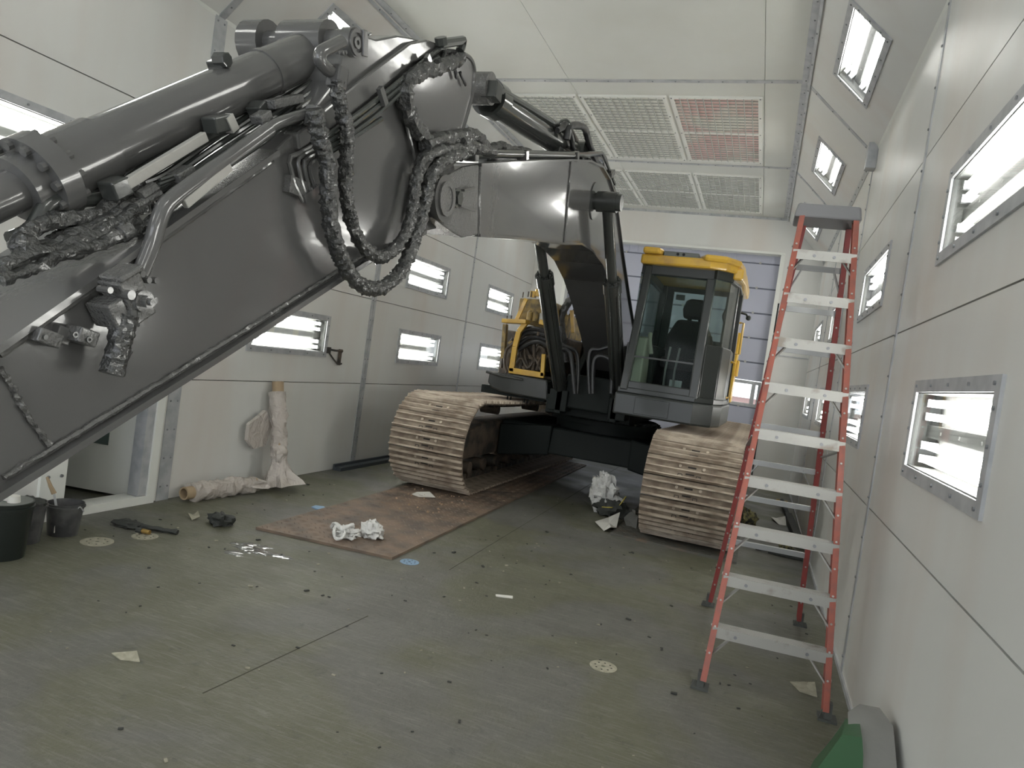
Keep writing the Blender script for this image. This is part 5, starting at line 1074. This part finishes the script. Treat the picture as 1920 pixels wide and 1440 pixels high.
sheet('paper_scrap', [(-4.041,4.427,0.0),(-3.957,4.383,-0.0),(-3.944,4.448,0.0),(-4.02,4.505,0.0),(-4.055,4.486,0.0)], 'disc', 'small torn pale scrap left of the black rag', 'paper', zs=[.03, 0, .02, .04, 0])
lump('olive_rag', [(0.062,8.952,0.0)][0], .11, 'ragolive', 'yellow and black stained rag behind the right track', 'rag', (1.1, .8, 1), 6, .6, 3, 5)
lump('olive_rag', [(0.499,8.02,0.0)][0], .06, 'ragolive', 'small yellowish rag beside the dark bars', 'rag', (1.3, .8, .5), 9, .6, 2, 5)
ba = empty('steel_bar', [(0.635,8.218,0.0)][0], label='longer dark jack bar lying on floor along right wall', category='bar', group='dark bars by right wall')
q = Vector([(0.526,11.348,-0.0)][0])-Vector([(0.635,8.218,0.0)][0]); q.z = 0
MB().bar((0, 0, .05), tuple(q*.6+Vector((0, 0, .05))), .09, .07).go('body', M['rag'], ba, bev=.01); MB().cyl(tuple(q*.6+Vector((0, 0, .05))), tuple(q+Vector((0, 0, .05))), .03, n=10).go('rod', M['rag'], ba, True)
MB().box(-.08, .08, -.04, .04, 0, .06, T(q)).go('end_bracket', M['yellow_dirty'], ba)
ba = MB().bar((0, 0, .03), (.33, -.02, .03), .05, .05).bar((.0, 0, .03), (-.12, .02, .02), .03, .03).go('steel_bar', M['rag']); ba.location = [(0.304,7.684,-0.0)][0]; ba['label'] = 'short dark bar lying crosswise behind the ladder'; ba['category'] = 'bar'; ba['group'] = 'dark bars by right wall'
# wet paint spill
sp_ = MB(); rn = random.Random(5)
for k in range(46):
    a = rn.uniform(0, 2*PI); r_ = abs(rn.gauss(0, .5)); x = .24*r_*math.cos(a); y = .17*r_*math.sin(a); s = rn.uniform(.012, .045)
    n_ = 9; pts = [(x+s*(1+.5*math.sin(k+3*i))*math.cos(2*PI*i/n_)*1.6, y+s*(1+.4*math.cos(k*2+2*i))*math.sin(2*PI*i/n_)) for i in range(n_)]
    z = .0012+.0001*k/4
    sp_.add([(*p, .0002) for p in pts]+[(x+(p[0]-x)*.8, y+(p[1]-y)*.8, z+.001) for p in pts], [tuple(range(n_-1, -1, -1)), tuple(range(n_, 2*n_))]+[(i, (i+1) % n_, (i+1) % n_+n_, i+n_) for i in range(n_)])
wsp = sp_.go('paint_spill', mat('wet_grey_paint', (.10, .105, .10), .07, coat=1, bump=(55, 1, .004)), None, True, kind='stuff', label='wet glistening grey paint drips on floor near left corner of rusty plate', category='spill'); wsp.location = [(-3.195,4.127,0.0)][0]
# crumbs, flakes
cr = MB(); rn = random.Random(11)
for i in range(360):
    x = rn.uniform(-4.3, .6); y = rn.uniform(1.9, 8.5) if i % 3 else rn.uniform(3.5, 6.5); s = rn.uniform(.003, .011)*(1 if i % 9 else 1.8)
    if (-3.75 < x < -2.25 and y > 4.45) or (x > -1.25 and y > 6.8): continue
    a = rn.uniform(0, PI)
    cr.box(-s, s, -s*.5, s*.5, 0.0, s*.5, T((x, y, .0008)) @ R(a, 'Z'), m=0 if rn.random() < .62 else 1)
cr.go('paint_flakes', [M['rag'], M['disc']], None, kind='stuff', label='scattered dark and pale paint flakes on the grey floor', category='debris')
cr = MB()
for i in range(34):
    x = rn.uniform(-3.4, -2.7); y = rn.uniform(6.0, 7.1); s = rn.uniform(.004, .014); cr.ball((x, y, .02+s*.4), s, i, .5, n=4)
cr.go('dirt_crumbs', mat('clay_crumb', (.30, .21, .14), .9), None, kind='stuff', label='orange clay crumbs on rusty plate before left track', category='debris')
# dark angle bar at foot of left wall
MB().box(XL+.02, XL+.13, 7.15, 10.2, .0, .04).box(XL+.02, XL+.04, 7.15, 10.2, .04, .07).go('baseboard_left', mat('dark_angle_steel', (.06, .07, .08), .5), kind='structure')
MB().box(XR-.012, XR, Y0, YB, 0, .03).go('baseboard_right', M['steel'], kind='structure')
# wall bracket, conduit box
wb = empty('pipe_bracket', (XL, 6.9, 1.35), label='small rusty pipe bracket beside the low left light panel', category='bracket')
MB().tube([(.0, -.15, .05), (.05, -.05, .04), (.06, .06, .05), (.02, .10, .02)], .012, 8, sub=3).tube([(.0, -.12, .02), (.05, 0, -.1), (.06, .08, -.1)], .01, 8, sub=3).go('pipe', M['trackframe'], wb, True)
MB().bar((.03, .07, .06), (.03, .07, -.12), .03, .03).box(0, .02, -.17, -.10, -.0, .07).go('mount', M['trackframe'], wb)
jb = empty('junction_box', (XR, 7.38, 3.93), label='small grey junction box under the right cove', category='electrical box')
MB().box(-.09, 0, -.06, .06, -.12, .12).go('body', M['steel'], jb, bev=.005); MB().cyl((-.045, .06, 0), (-.045, .2, .02), .02, n=8).go('conduit_stub', M['steel'], jb, True)
# green sheet with grey film at bottom right corner
gs = empty('green_bag', (.50, 3.35, 0), label='green plastic bag with grey film leaning in the near right corner', category='bag')
def cone_sheet(base, apex, n, m, par, name, amp=.012, seed=0):
    vs = []; fs = []; K = 10
    for i in range(K):
        t = i/(K-1)
        for k, p in enumerate(base):
            a = Vector(p).lerp(Vector(apex[k]), t)-Vector((.50, 3.35, 0)); a += Vector((noise.noise(a*6+Vector((seed, 0, 0))), noise.noise(a*6+Vector((0, seed, 3))), 0))*amp*2*(1-t*.5); vs.append(tuple(a))
    q = len(base)
    for i in range(K-1):
        for k in range(q): fs.append((i*q+k, i*q+(k+1) % q, (i+1)*q+(k+1) % q, (i+1)*q+k))
    fs.append(tuple((K-1)*q+k for k in range(q)))
    return MB().add(vs, fs).go(name, m, par, True)
cone_sheet([(.52, 2.2, 0), (.665, 2.2, 0), (.665, 3.30, 0), (.60, 3.30, 0)], [(.50, 3.1, .40), (.66, 3.1, .40), (.64, 3.24, .40), (.56, 3.22, .40)], 0, M['greysheet'], gs, 'grey_film')
cone_sheet([(.22, 2.6, 0), (.56, 2.5, 0), (.62, 3.2, 0), (.40, 3.25, 0)], [(.47, 2.95, .37), (.54, 2.95, .38), (.55, 3.1, .385), (.50, 3.1, .375)], 0, M['green'], gs, 'green_sheet', seed=4)
